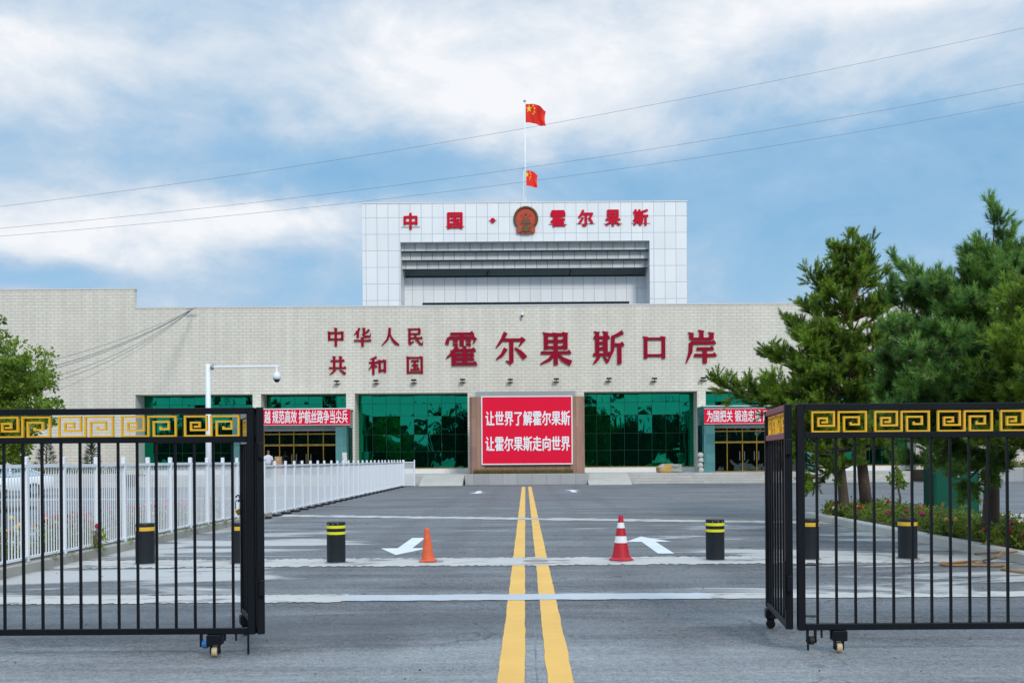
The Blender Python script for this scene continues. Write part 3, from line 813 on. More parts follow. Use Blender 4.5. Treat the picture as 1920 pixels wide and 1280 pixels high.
# flags
def flagpole(px, ptop, pbase, d, rad, label, flag, hoist, seed, wdt):
    a, b = at(px, ptop, d), at(px - 2, pbase, d)
    t = thing('flagpole', label, 'flagpole', (b.x, d, b.z - .3))
    h = a.z - b.z + .3
    MB().lathe([(rad * 1.2, 0), (rad * 1.2, h * .4), (rad * .8, h)], 10).build('pole', 'white_pole_paint', t, True)
    MB().lathe([(.02, h), (rad * 1.6, h + .05), (rad * 1.8, h + .12), (rad * 1.2, h + .2), (.02, h + .23)], 10).build('finial', 'steel', t, True)
    MB().lathe([(rad * 4, -.02), (rad * 4, .12), (rad * 2.4, .14), (rad * 2.4, .32), (rad * 1.3, .34)], 12).build('base', 'steel', t)
    # flag
    fl = thing('flag', flag, 'flag', (b.x + rad, d, at(px, hoist[0], d).z))
    fh = (hoist[1] - hoist[0]) * d / F
    r = random.Random(seed)
    ph = r.uniform(0, 6)
    def wave(u, v):                 # u along the fly, v down the hoist, both 0..1
        yy = .20 * u * math.sin(6.5 * u + 2.2 * v + ph) + .07 * u * math.sin(15 * u - 3 * v)
        return Vector((u * wdt * (1 - .06 * math.sin(3 * v)), yy * wdt, -v * fh - u * u * wdt * .26 + .06 * u * math.sin(5 * u + 4 * v)))
    mb = MB()
    n, m = 26, 14
    mb.add([wave(i / n, j / m) for i in range(n + 1) for j in range(m + 1)], [(i * (m + 1) + j, i * (m + 1) + j + 1, (i + 1) * (m + 1) + j + 1, (i + 1) * (m + 1) + j) for i in range(n) for j in range(m)])
    mb.build('cloth', 'flag_red', fl, True)
    for k, (cu, cv, rr) in enumerate(((.18, .26, .16), (.38, .10, .055), (.46, .22, .055), (.46, .40, .055), (.38, .52, .055))):
        sm = MB()
        base = [(cu + x * rr, cv - z * rr * 1.35) for x, z in star(1.0)]
        for off in (-.012, .012):
            q = [wave(u, v) + Vector((0, off, 0)) for u, v in base] + [wave(cu, cv) + Vector((0, off, 0))]
            sm.add(q, [(i, (i + 1) % 10, 10) for i in range(10)])
        sm.build('star', 'flag_yellow', fl)
flagpole(987, 192, 384, TY + .6, .075, 'taller white flagpole on the tower roof above the emblem', 'upper red flag with yellow stars flying from the taller pole', (195, 230), 3, 1.75)
flagpole(985.2, 318, 384, TY + 3.2, .075, 'shorter white flagpole close behind the taller one', 'lower red flag with yellow stars, on the shorter pole', (320, 348), 8, 1.12)

# ------------------------------------------------------------------ fittings on the brick wall
NAMES = [(633, 718, 'below the left end of the small characters'), (706, 717, 'below the middle of the small characters'), (777, 716, 'below the right end of the small characters'),
         (868, 715, 'below the first large character'), (957, 715, 'below the second large character'), (1043, 714, 'below the third large character'),
         (1141, 713, 'below the fourth large character'), (1226, 713, 'below the fifth large character'), (1317, 712, 'below the sixth large character')]
def floodlight():
    t = thing('floodlight', '', 'floodlight', (0, 0, 0), 0, 'floodlights along the brick wall')
    MB().bbox((-.17, -.46, .05), (.17, -.20, .15), .02).build('housing', 'black_paint', t)
    MB().box((-.15, -.44, .151), (.15, -.22, .158)).build('lens', 'lamp_glass', t)
    a = MB().tube([(0, 0, -.05), (0, -.2, -.04), (0, -.33, .05)], .02, 6)
    a.build('arm', 'black_paint', t)
    MB().bbox((-.17, -.06, -.10), (.17, 0, -.02), .01).build('mounting_plate', 'fitting_brown', t)
    return t
proto = floodlight()
for i, (px, py, wh) in enumerate(NAMES):
    o = proto if i == 0 else copy_tree(proto)
    q = at(px, py, FY)
    o.location = (q.x, FY, q.z)
    o['label'] = 'small black floodlight on the brick wall ' + wh
p = at(979, 588, FY)
cm = thing('wall_camera', 'small white security camera high on the brick wall under the tower', 'camera', (p.x, FY, p.z))
MB().tube([(0, 0, .12), (0, -.25, .12), (0, -.25, .02)], .03, 6).build('bracket', 'white_metal', cm)
MB().lathe([(.02, .03), (.10, .0), (.10, -.16), (.05, -.18)], 14, (0, -.25, 0)).build('housing', 'white_metal', cm, True)
MB().lathe([(.09, -.16), (.07, -.24), (.02, -.27)], 14, (0, -.25, 0)).build('lens', 'car_black', cm, True)

# cables from the parapet to the trees on the left
e0 = at(362, 579, FY - .5)
cb = thing('cable_bundle', 'sagging bundle of thin black cables from the roof edge down towards the left tree', 'cables', e0)
for k, (px, py, d, sag, rad) in enumerate(((-60, 712, 46, .45, .011), (-60, 722, 46, .62, .017), (-60, 728, 46, .66, .015), (-60, 738, 46, .95, .013), (-60, 748, 46, 1.05, .012), (-60, 780, 46, 1.0, .008))):
    e1 = at(px, py, d)
    pts = [e0.lerp(e1, i / 24) - Vector((0, 0, sag * 4 * (i / 24) * (1 - i / 24))) - e0 for i in range(25)]
    MB().tube(pts, rad, 5).build('cable', 'wire_black', cb)
MB().tube([(-.45, 0, .02), (.25, 0, .06)], .05, 6).build('bracket', 'steel', cb)
# overhead wires
for lbl, pts in (('topmost overhead wire, passing in front of the upper flag', ((-500, 438), (0, 384), (500, 322), (1030, 234), (1500, 141), (1920, 52), (2420, -62))),
                 ('middle overhead wire crossing the sky just below the topmost', ((-500, 468), (0, 425), (500, 378), (960, 321), (1450, 242), (1920, 155), (2420, 52))),
                 ('lowest overhead wire, passing in front of the lower flag', ((-500, 480), (0, 438), (500, 398), (960, 349), (1450, 273), (1920, 187), (2420, 86)))):
    ps = np.array(pts, float)
    xs = np.linspace(-500, 2420, 60)
    fit = np.polyfit(ps[:, 0], ps[:, 1], 3)
    a0 = at(960, np.polyval(fit, 960), 28)
    o = MB().tube([at(x, np.polyval(fit, x), 28) - a0 for x in xs], .0045, 5).build('overhead_wire', 'overhead_cable')
    o.location = a0
    tag(o, 'thin dark ' + lbl, 'wire')

# ------------------------------------------------------------------ billboard and its planter
pt = thing('billboard_planter', 'low grey granite planter in front of the red billboard', 'planter', (.1, 61.7, 0))
MB().bbox((-3.84, 0, -.05), (3.84, 1.1, .68), .02).build('plinth', 'granite_block', pt)
MB().box((-3.7, .1, .66), (3.7, 1.0, .70)).build('soil', 'soil', pt)
wb = thing('billboard', 'red billboard with two lines of white characters on a curved red sandstone wall', 'billboard', (.1, 62.9, 0))
plan = [(-3.62, .55), (-3.62, .12), (-3.45, -.18), (-3.1, -.32), (-2.68, -.20), (-2.62, -.12), (2.66, -.12), (2.72, -.20), (3.14, -.32), (3.49, -.18), (3.66, .12), (3.66, .55)]
mb = MB()
mb.prism(plan, .661, 5.52, plane='xy')
mb.build('stone_wall', 'red_sandstone', wb)
p0, p1 = at(905, 869, 62.65), at(1071, 743.5, 62.65)
q0, q1 = p0.x - .1, p1.x - .1
pn = MB().box((q0, -.30, p0.z), (q1, -.125, p1.z)).build('panel', 'banner_red', wb)
bd = MB()
t_ = .075
for a, b in (((q0 - t_, p0.z - t_), (q1 + t_, p0.z)), ((q0 - t_, p1.z), (q1 + t_, p1.z + t_)), ((q0 - t_, p0.z), (q0, p1.z)), ((q1, p0.z), (q1 + t_, p1.z))):
    bd.box((a[0], -.32, a[1]), (b[0], -.124, b[1]))
bd.build('border', 'frame_white', pn)
for line, py in (('让世界了解霍尔果斯', 784), ('让霍尔果斯走向世界', 831.5)):
    c = at(989.5, py, 62.6)
    text_mesh('lettering', line, 'white_letter', pn, (c.x - .1, -.302, c.z), 159 * 62.6 / F, 28 * 62.6 / F, .012, .03)

# ------------------------------------------------------------------ entrance porches
PY = 63.65
def porch(sx, side):
    t = thing('entrance_porch', 'teal marble entrance porch with brass door frames under the %s red banner' % side, 'porch', (sx * 11.42, PY, TZ))
    W_, Hh, Dp = 7.3, 4.2, 2.34
    X = lambda a: a * sx              # a measured outwards from the inner corner
    def bx(a, b, k=None):
        mb = MB()
        xa, xb = sorted((X(a[0]), X(b[0])))
        return mb.box((xa, a[1], a[2]), (xb, b[1], b[2]))
    for a in (0.0, W_ - .7): bx((a, 0, 0), (a + .7, .7, 3.05)).build('column', 'teal_marble', t)
    bx((0, 0, 3.052), (W_, .5, Hh)).build('header', 'teal_marble', t)
    bx((-.06, -.06, Hh), (W_ + .06, Dp, Hh + .07)).build('roof', 'reveal_plaster', t)
    sw = bx((.03, .702, 0), (.08, Dp, 3.05))
    sw.build('side_glass', 'teal_glass', t)
    bx((.02, .502, 3.052), (.1, Dp, Hh - .002)).build('side_header', 'teal_marble', t)
    mb = MB()
    for y in (1.25, 1.8): 
        xa, xb = sorted((X(-.01), X(.029)))
        mb.box((xa, y, 0), (xb, y + .07, 3.05))
    mb.build('side_mullion', 'mullion', t)
    xa, xb = sorted((X(-.06), X(-.01)))
    MB().box((xa, Dp - .1, 0), (xb, Dp - .02, Hh - .02)).build('corner_trim', 'frame_white', t)
    bx((.7, .6, 2.85), (W_ - .7, Dp, 3.04)).build('ceiling', 'reveal_plaster', t)
    # door screen
    ds = 1.3
    gs = bx((.7, ds + .05, 0), (W_ - .7, ds + .07, 2.84)).build('door_screen', 'dark_glass', t)
    tg = bx((.72, ds + .03, 2.0), (W_ - .72, ds + .045, 2.62)).build('transom_glass', 'teal_glass', gs)
    fm = MB()
    xs = [.72, 1.72, 2.72, 3.65, 4.58, 5.58, W_ - .78]
    for x in xs:
        a, b = sorted((X(x), X(x + .06)))
        fm.box((a, ds, 0), (b, ds + .05, 2.84))
    a, b = sorted((X(.7), X(W_ - .7)))
    fm.box((a, ds - .02, 1.88), (b, ds + .028, 2.0)).box((a, ds - .01, 2.62), (b, ds + .029, 2.70)).box((a, ds - .01, 0.0), (b, ds + .029, .07))
    fm.build('frame', 'brass', gs)
    for x in (2.55, 2.86, 3.5, 3.79):
        MB().tube([(X(x), ds - .03, .75), (X(x), ds - .08, .8), (X(x), ds - .08, 1.3), (X(x), ds - .03, 1.35)], .022, 6).build('handle', 'steel', gs)
    return t
porch(-1, 'left')
porch(1, 'right')
def banner(side, x0, x1, text, tx0, tx1, py0, py1, ty0, ty1):
    d = PY - .06
    a, b = at(x0, py1, d), at(x1, py0, d)
    t = thing('banner', 'red cloth banner with white characters across the %s entrance porch' % side, 'banner', ((a.x + b.x) / 2, d, (a.z + b.z) / 2))
    hw, hh = (b.x - a.x) / 2, (b.z - a.z) / 2
    n = 30
    mb = MB()
    vs = [(-hw + 2 * hw * i / n, -.01 + .006 * math.sin(i * 1.9 + j), -hh + 2 * hh * j / 4) for i in range(n + 1) for j in range(5)]
    vs += [(x, .04, z) for x, y, z in vs]
    m = (n + 1) * 5
    fs = [(i * 5 + j, i * 5 + 5 + j, i * 5 + 6 + j, i * 5 + j + 1) for i in range(n) for j in range(4)]
    fs += [(i * 5 + j + 1 + m, i * 5 + 6 + j + m, i * 5 + 5 + j + m, i * 5 + j + m) for i in range(n) for j in range(4)]
    mb.add(vs, fs)
    mb.build('cloth', 'banner_red', t)
    bt = .025
    mb = MB().box((-hw, -.03, hh), (hw, .05, hh + bt)).box((-hw, -.03, -hh - bt), (hw, .05, -hh))
    mb.build('hem', 'frame_white', t)
    c0, c1 = at(tx0, (ty0 + ty1) / 2, d), at(tx1, (ty0 + ty1) / 2, d)
    text_mesh('lettering', text, 'white_letter', t, ((c0.x + c1.x) / 2 - t.location.x, -.02, c0.z - t.location.z), c1.x - c0.x, (ty1 - ty0) * d / F, .01, .022)
banner('left', 447, 656.5, '越 规范高效 护航丝路争当尖兵', 496, 652, 766.5, 797, 769, 794)
banner('right', 1320.5, 1528, '为国把关 锻造忠诚 严', 1325, 1442, 765, 794, 769, 791)

# ------------------------------------------------------------------ end planters with hedges
def leaf_scatter(centers, radii, n, size, seed, droop=0.0, squash=1.0):
    """n diamond-shaped leaves spread through blobs; returns verts, quads"""
    r = np.random.RandomState(seed)
    ci = r.randint(0, len(centers), n)
    c = np.asarray(centers, float)[ci]
    rad = np.asarray(radii, float)[ci][:, None]
    u = r.normal(size=(n, 3))
    u /= np.linalg.norm(u, axis=1)[:, None]
    p = c + u * rad * (r.rand(n, 1) ** 0.45) * np.array([1, 1, squash])
    a = r.normal(size=(n, 3)); a[:, 2] -= droop
    a += u * 0.8
    a /= np.linalg.norm(a, axis=1)[:, None]
    b = np.cross(a, r.normal(size=(n, 3)))
    b /= np.linalg.norm(b, axis=1)[:, None]
    s = (size * (0.6 + 0.8 * r.rand(n)))[:, None]
    V_ = np.stack([p, p + a * s * .5 + b * s * .28, p + a * s, p + a * s * .5 - b * s * .28], 1).reshape(-1, 3)
    T_ = np.arange(4 * n).reshape(n, 4)
    return V_, T_
for sx, side in ((-1, 'left'), (1, 'right')):
    xa, xb = sorted((sx * 25.2, sx * 45.8))
    o = tag(MB().bbox((xa, 61.2, -.1), (xb, 61.6, .86), .03).build('planter_wall', 'planter_stone' if sx < 0 else 'granite_block'), 'long low stone planter wall at the %s end of the building' % side, 'planter wall')
    tag(MB().box((xa, 61.61, -.1), (xb, FY - .01, .74)).build('flower_bed', 'soil'), kind='structure')
    cs = [(rng.uniform(xa + .3, xb - .3), rng.uniform(61.9, 62.9), rng.uniform(.8, 1.05)) for _ in range(160)]
    h = thing('hedge', 'low yellow green hedge on top of the %s planter wall' % side, 'hedge', ((xa + xb) / 2, 62.4, .74))
    V_, T_ = leaf_scatter([(c[0] - h.location.x, c[1] - 62.4, c[2] - .74) for c in cs], [.33] * len(cs), 9000, .13, 30 + sx)
    trimesh('foliage', V_, T_, 'hedge_green', h)

# dry grass in the billboard planter
V_, T_ = [], []
r = random.Random(5)
for i in range(2600):
    x, y, z = r.uniform(-3.25, 2.95), r.uniform(61.83, 62.4), .69
    h_, dx, dy = r.uniform(.12, .36), r.uniform(-.08, .08), r.uniform(-.08, .04)
    k = len(V_)
    V_ += [(x - .012, y, z), (x + .012, y, z), (x + dx, y + dy, z + h_)]
    T_.append((k, k + 1, k + 2))
tag(trimesh('grass', V_, T_, 'grass_green'), kind='stuff')

# ------------------------------------------------------------------ rock and cairn by the right porch
def blob(seed, n1=18, n2=28, sc=(1, 1, 1), rough=.12, pw=1.0):
    from mathutils import noise as mn
    mb = MB()
    vs, fs = [], []
    for j in range(n1 + 1):
        th = math.pi * j / n1
        for i in range(n2):
            ph = 2 * math.pi * i / n2
            d = Vector((math.sin(th) * math.cos(ph), math.sin(th) * math.sin(ph), math.cos(th)))
            q = 1 + rough * (mn.noise(d * 1.6 + Vector((seed * 3.1, 0, 0))) * 1.4 + mn.noise(d * 4 + Vector((seed, 5, 0))) * .6)
            d = Vector([math.copysign(abs(c) ** pw, c) for c in d])
            vs.append((d.x * sc[0] * q, d.y * sc[1] * q, d.z * sc[2] * q))
    for j in range(n1):
        for i in range(n2):
            fs.append((j * n2 + i, (j + 1) * n2 + i, (j + 1) * n2 + (i + 1) % n2, j * n2 + (i + 1) % n2))
    return mb.add(vs, fs)
p = at(1256, 888, 64.3)
rk = blob(2, sc=(.88, .5, .33), rough=.22, pw=.75).build('boulder', 'lichen_rock', None, True)
rk.location = (p.x, 64.3, TZ + .22)
tag(rk, 'low grey boulder with orange lichen lying on the terrace', 'boulder')
p = at(1313, 888, 63.75)
for i in range(4):
    o = blob(11 + i, 12, 18, (.18, .17, .168), .16, .8).build('cairn_stone', 'cairn_stone', None, True)
    o.location = (p.x - .02 + .02 * (-1) ** i, 63.75 - .25, TZ + .155 + .315 * i)
    tag(o, ['bottom pale rounded stone of the pile beside the right porch', 'second pale rounded stone from the bottom of the pile beside the right porch',
            'third pale rounded stone from the bottom of the pile beside the right porch', 'topmost pale rounded stone of the pile beside the right porch'][i], 'stone', 'stones piled beside the porch')

# ------------------------------------------------------------------ gates
def bar_path(mb, pts, t, y0, y1):
    """square bar along an axis-aligned x, z path, butted at its corners"""
    for i in range(len(pts) - 1):
        (xa, za), (xb, zb) = pts[i], pts[i + 1]
        if abs(za - zb) < 1e-6:
            mb.box((min(xa, xb) - t / 2, y0, za - t / 2), (max(xa, xb) + t / 2, y1, za + t / 2))
        else:
            lo, hi = min(za, zb), max(za, zb)
            mb.box((xa - t / 2, y0 + .001, lo + t / 2), (xa + t / 2, y1 - .001, hi - t / 2))
KEY = [(325, 150), (345, 150), (345, 132), (308, 132), (308, 165), (375, 165), (375, 105), (282, 105), (282, 191), (395, 191), (395, 105), (512, 105), (512, 191), (418, 191), (418, 128), (482, 128), (482, 160), (447, 160), (447, 145)]
def key_mesh(scale, x0, t=.0150):
    pts = [((x - 282) * .00191 * scale + x0, 1.8865 - (z - 148) * .00186) for x, z in KEY]
    mb = MB()
    bar_path(mb, pts, t, -.012, .012)
    return mb
def gate_panel(name, label, loc, rz, length, nkeys, key0, keystep, bars, rails, kscale=1.0, sgn=1):
    t = thing(name, label, 'gate', loc, rz, 'sliding gate panels')
    zb, zt = .184, 2.036
    for x in (0.0, length - .06): MB().bbox((x, -.03, zb), (x + .06, .03, zt), .005).build('post', 'black_paint', t)
    for z0, z1, nm in ((1.984, zt - .001, 'top_rail'), (1.752, 1.802, 'middle_rail'), (zb + .001, .236, 'bottom_rail')):
        MB().bbox((.0605, -.025, z0), (length - .0605, .025, z1), .004).build(nm, rails if nm != 'bottom_rail' else 'black_paint', t)
    for x in bars: MB().box((x - .0095, -.0095, .2365), (x + .0095, .0095, 1.7515)).build('bar', 'black_paint', t)
    for k in range(nkeys): key_mesh(kscale, key0 + keystep * k).build('key_scroll', 'gold_paint', t)
    return t
def caster(t, x, y, ztop, wheel, r=.043, floor=0.0, big=True):
    c = MB()
    if big: c.bbox((x - .06, y - .05, ztop - .085), (x + .06, y + .05, ztop), .006)
    c.box((x - .036, y - .03, floor + r - .02), (x - .028, y + .03, ztop - (.0855 if big else 0)))
    c.box((x + .028, y - .03, floor + r - .02), (x + .036, y + .03, ztop - (.0855 if big else 0)))
    c.tube([(x - .045, y, floor + r), (x + .045, y, floor + r)], .008, 8)
    cc = c.build('caster', 'black_paint', t)
    wv = MB().lathe([(.012, -.022), (r * .9, -.022), (r, -.012), (r, .012), (r * .9, .022), (.012, .022)], 20, (x, y, floor + r), 0, 'x')
    wv.build('wheel', wheel, cc, False)
GYP = 8.16
LF = 4.05
barsL = [LF - .06 - .125 - .156 * k for k in range(24) if LF - .06 - .125 - .156 * k > .1]
gl_ = gate_panel('metal_gate', 'long black gate panel with gold key scrolls across the road, on the fence side', (-2.216 - LF, GYP, 0), 0.0, LF, 7, LF - .13 - .44 - .5155 * 6, .5155, barsL, 'black_paint')
caster(gl_, LF - .335, 0, .183, 'cream_wheel')
caster(gl_, LF - .43, .04, .183, 'blue_wheel', .035, .06, False)
MB().box((LF - .068, -.02, .02), (LF - .053, -.008, .183)).build('drop_bolt', 'black_paint', gl_)
for x in (.17, .26): MB().box((LF - x, -.01, .13), (LF - x + .012, .01, .1835)).build('stop_pin', 'black_paint', gl_)
barsR = [.06 + .105 + .156 * k for k in range(24) if .165 + .156 * k < LF - .1]
gr_ = gate_panel('metal_gate', 'long black gate panel with gold key scrolls in front of the pine trees', (2.222, GYP, 0), 0.0, LF, 7, .13, .5155, barsR, 'black_paint')
caster(gr_, .335, 0, .183, 'cream_wheel')
caster(gr_, .12, .03, .183, 'rubber', .035, .06, False)
MB().box((.072, -.02, .02), (.087, -.008, .183)).build('drop_bolt', 'black_paint', gr_)
for x in (.19, .27): MB().box((x, -.01, .12), (x + .012, .01, .1835)).build('stop_pin', 'black_paint', gr_)
for z in (.72, .30): MB().tube([(.061, -.02, z), (.15, -.02, z)], .009, 8).build('latch', 'black_paint', gr_)
def side_panel(label, a, b, rails, lock):
    v = Vector(b) - Vector(a)
    ln = v.length
    n = int(round((ln - .12) / .156))
    bars = [.06 + (ln - .12) * (i + .5) / n for i in range(n)]
    t = gate_panel('folding_gate', label, (a[0], a[1], 0.0), math.atan2(v.y, v.x), ln, 2, .13, .56, bars, rails, 1.0)
    caster(t, ln - .13, 0, .183, 'rubber')
    for z in (1.62, .5): MB().bbox((-.045, -.022, z), (-.001, .022, z + .13), .006).build('hinge', 'steel' if False else 'black_paint', t)
    return t
sr = side_panel('short black gate panel with faded red rails folded back beside the pine trees', (2.165, 8.19), (2.30, 9.45), 'faded_red_paint', False)
sl = side_panel('short black gate panel with grey rails folded back beside the white fence', (-2.165, 8.13), (-2.64, 9.3), 'bare_grey_paint', True)
MB().bbox((-.03, .0305, .35), (.0, .045, .75), .004).build('lock_plate', 'black_paint', sr)
# padlock on the far post of the folded panel
pd = thing('padlock', 'brass padlock hanging from the folded panel near the fence', 'padlock', at(446, 954, 9.3))
b_ = MB().bbox((-.028, -.014, -.055), (.028, .014, 0), .006).build('lock_body', 'brass_lock', pd)
b_.rotation_euler = (0, R(-28), 0)
MB().tube([(-.02, 0, 0), (-.024, 0, .06), (-.012, 0, .085), (.012, 0, .09), (.018, 0, .07)], .005, 8).build('shackle', 'steel', pd)
MB().tube([(.0, 0, .07), (.03, 0, .10), (.03, 0, .12), (.0, 0, .13), (-.02, 0, .11)], .008, 8).build('hasp', 'black_paint', pd)
MB().box((.01, -.008, .10), (.1, .008, .115)).build('staple', 'black_paint', pd)

# ------------------------------------------------------------------ white fences
def fence(label, x0, y0, x1, y1, zb, n):
    L_ = math.hypot(x1 - x0, y1 - y0)
    t = thing('picket_fence', label, 'fence', (x0, y0, zb), math.atan2(y1 - y0, x1 - x0))
    sp = L_ / n
    pm_ = MB().bbox((-.036, -.036, 0), (.036, .036, 1.53), .008)
    post = pm_.build('post', 'white_metal', t)
    pa = MB().box((.0365, -.028, 1.37), (sp - .0365, .028, 1.42)).box((.0365, -.022, .04), (sp - .0365, .022, .075))
    k = 13
    for i in range(k):
        x = .0365 + (sp - .073) * (i + .5) / k
        pa.box((x - .011, -.005, .0755), (x + .011, .005, 1.3695))
    pan = pa.build('picket_panel', 'white_metal', t)
    for i in range(n + 1):
        if i:
            c = post.copy(); COL.objects.link(c); c.parent = t
            c.location = (sp * i, 0, 0)
            c.rotation_euler = (rng.gauss(0, .006), rng.gauss(0, .006), 0)
        if 0 < i < n:
            c = pan.copy(); COL.objects.link(c); c.parent = t
            c.location = (sp * i, 0, rng.gauss(0, .004))
    return t
fence('white picket fence standing on the kerb beside the rose bed', -7.28, 9.8, -7.28, 27.5, .15, 15)
fence('white picket fence standing on the asphalt, running from the kerb to the stairs', -7.24, 27.6, -7.18, 58.3, .06, 26)
fence('short white fence section turned across the far end of the long fence', -7.12, 58.35, -6.5, 58.35, .06, 1)
mb = MB()
for i in range(27):
    mb.bbox((-7.34, 27.6 + i * 1.18 - .1, -.01), (-7.06, 27.6 + i * 1.18 + .1, .055), .01)
tag(mb.build('fence_footing', 'rubber'), 'row of dark footing blocks under the fence on the asphalt', 'footing')

# ------------------------------------------------------------------ bollards, plates, cones
def bollard(two):
    t = thing('bollard', '', 'bollard', (0, 0, 0), 0, 'retractable road bollards')
    MB().lathe([(.02, 0), (.145, 0), (.145, .615), (.138, .632), (.02, .635)], 32).build('body', 'bollard_black', t)
    MB().lathe([(.145, 0.001), (.175, 0.001), (.175, .010), (.145, .012)], 32).build('collar', 'steel', t)
    for z0, z1 in (((.535, .580), (.440, .482)) if two else ((.515, .575),)):
        MB().lathe([(.1451, z0), (.1475, z0 + .002), (.1475, z1 - .002), (.1451, z1)], 32).build('reflective_band', 'reflective_yellow' if two else 'reflective_amber', t)
    if two:
        for a in (-125, -90, -60):
            x, y = .146 * math.cos(R(a)), .146 * math.sin(R(a))
            MB().lathe([(.002, -.008), (.011, -.008), (.011, .004), (.002, .004)], 8, (x, y, .60), 0, 'y').build('bolt_head', 'steel', t)
    return t
bA, bB = bollard(False), bollard(True)
uses = {}
for px, py, two, lab in ((272.5, 1060, 0, 'black bollard with one amber band behind the long gate panel, near the fence kerb'), (452, 1056, 0, 'black bollard with one amber band half hidden by the end of the fence-side gate'),
                         (630.5, 1053, 1, 'black bollard with two yellow bands left of the plain orange cone'), (1341, 1049, 1, 'black bollard with two yellow bands right of the red and white cone'),
                         (1518, 1050, 0, 'black bollard with one amber band half hidden by the gate post before the pines'), (1702, 1053, 0, 'black bollard with one amber band in front of the rose bed kerb')):
    src = bB if two else bA
    o = copy_tree(src) if uses.get(two) else src
    uses[two] = 1
    d = 15.6
    o.location = (at(px, py, d).x, d, 0.003)
    o.rotation_euler.z = rng.uniform(-.2, .2)
    o['label'] = lab
for px, nm in ((808, 'beside the plain orange cone'), (1005, 'between the yellow lines'), (1165, 'under the red and white cone')):
    q = at(px, 1050, 15.6)
    o = MB().lathe([(.02, 0), (.2, 0), (.2, .004), (.19, .006), (.02, .006)], 32).build('bollard_cover', 'steel')
    o.location = (q.x, 15.6, .0045)
    tag(o, 'flat steel cover of a lowered bollard ' + nm, 'cover', 'lowered bollard covers')
q = at(804.5, 1049, 15.6)
c1 = thing('traffic_cone', 'small plain orange traffic cone, dusty, on the cement strip', 'cone', (q.x - .02, 15.62, .0115))
c1.rotation_euler = (0, R(-1.5), 0)
MB().lathe([(.02, .016), (.108, .016), (.10, .03), (.038, .50), (.03, .515), (.02, .516)], 28).build('body', 'cone_orange', c1, False)
MB().bbox((-.128, -.128, 0), (.128, .128, .022), .006).build('base', 'cone_orange', c1)
q = at(1164.5, 1048, 15.6)
c2 = thing('traffic_cone', 'tall red traffic cone with two white bands', 'cone', (q.x, 15.6, .0115))
HC = .70
rad = lambda z: .148 - (z / HC) * .118
zs = [.03, .27, .375, .50, .585, HC]
for i, mt in enumerate(('cone_red', 'cone_white', 'cone_red', 'cone_white', 'cone_red')):
    z0, z1 = zs[i], zs[i + 1]
    mb = MB().lathe([(.01, z0)] + [(rad(z0), z0 + .0005), (rad(z1), z1 - .0005)] + [(.01, z1)], 28)
    mb.build('band' if mt == 'cone_white' else 'body', mt, c2)
MB().lathe([(.01, .0), (.19, .0), (.19, .012), (.165, .03), (.15, .045), (.01, .045)], 8).build('base', 'cone_red', c2)

# ------------------------------------------------------------------ camera pole
d = 30.0
q = at(390, 690, d)
cp_ = thing('camera_pole', 'white pole with a long arm and a dome security camera, behind the fence', 'camera pole', (q.x, d, 0))
ph = at(390, 682, d).z
MB().lathe([(.085, 0), (.085, ph * .5), (.068, ph - .01), (.03, ph)], 16).build('pole', 'white_pole_paint', cp_, True)
MB().lathe([(.2, 0), (.2, .02), (.09, .03)], 16).build('base_plate', 'white_pole_paint', cp_)
e = at(523.5, 687, d)
MB().tube([(.0, 0, at(396, 688, d).z), (e.x - q.x, 0, e.z)], .03, 10).build('arm', 'white_pole_paint', cp_)
MB().lathe([(.05, -.03), (.095, -.03), (.095, .03), (.05, .03)], 12, (.13, 0, at(396, 688, d).z), 0, 'x').build('clamp', 'steel', cp_)
k = at(519, 700, d)
dm = MB().lathe([(.02, .20), (.03, .20), (.03, .06), (.05, .04), (.105, -.02), (.125, -.10), (.115, -.17), (.08, -.185)], 20, (k.x - q.x, 0, k.z)).build('dome_camera', 'white_metal', cp_, True)
MB().lathe([(.095, -.178), (.10, -.19), (.06, -.25), (.02, -.27)], 16, (k.x - q.x, 0, k.z)).build('lens', 'car_black', dm, True)

# ------------------------------------------------------------------ green cabinet, hose
d = 22.8
a, b = at(1752, 986, d), at(1836, 868, d)
cw, ch = b.x - a.x, b.z
cbn = thing('utility_cabinet', 'dark green metal cabinet with a white lamp on its front, behind the rose bed', 'cabinet', ((a.x + b.x) / 2, d, 0))
MB().bbox((-cw / 2, 0, .0), (cw / 2, .62, ch), .012).build('body', 'cabinet_green', cbn)
MB().bbox((-cw / 2 - .012, -.03, ch), (cw / 2 + .012, .65, ch + .035), .01).build('lid', 'cabinet_green', cbn)
MB().bbox((-cw / 2 + .04, -.014, .06), (cw / 2 - .04, -.002, ch - .22), .004).build('door', 'cabinet_green', cbn)
zl = at(1800, 885, d).z
MB().bbox((-.09, -.03, zl - .01), (.09, -.003, zl + .01), .004).build('lamp_bar', 'white_metal', cbn)
MB().lathe([(.01, -.07), (.035, -.06), (.045, -.02), (.02, .01), (.01, .05)], 14, (.0, -.05, zl - .05)).build('lamp', 'white_metal', cbn, True)
MB().bbox((.24, -.03, zl - .01), (.40, -.003, zl + .01), .004).build('latch_bar', 'white_metal', cbn)
hp = [(1935, 1037, 0), (1905, 1034, .15), (1880, 1036, .15), (1868, 1045, .1), (1845, 1050, 0), (1820, 1051, 0), (1790, 1054, 0), (1768, 1055, 0), (1764, 1057, 0), (1780, 1059, 0), (1820, 1059, 0), (1862, 1060, 0), (1880, 1060, 0), (1886, 1063, 0), (1880, 1066, 0), (1900, 1070, 0), (1940, 1074, 0), (2000, 1076, 0)]
pts = []
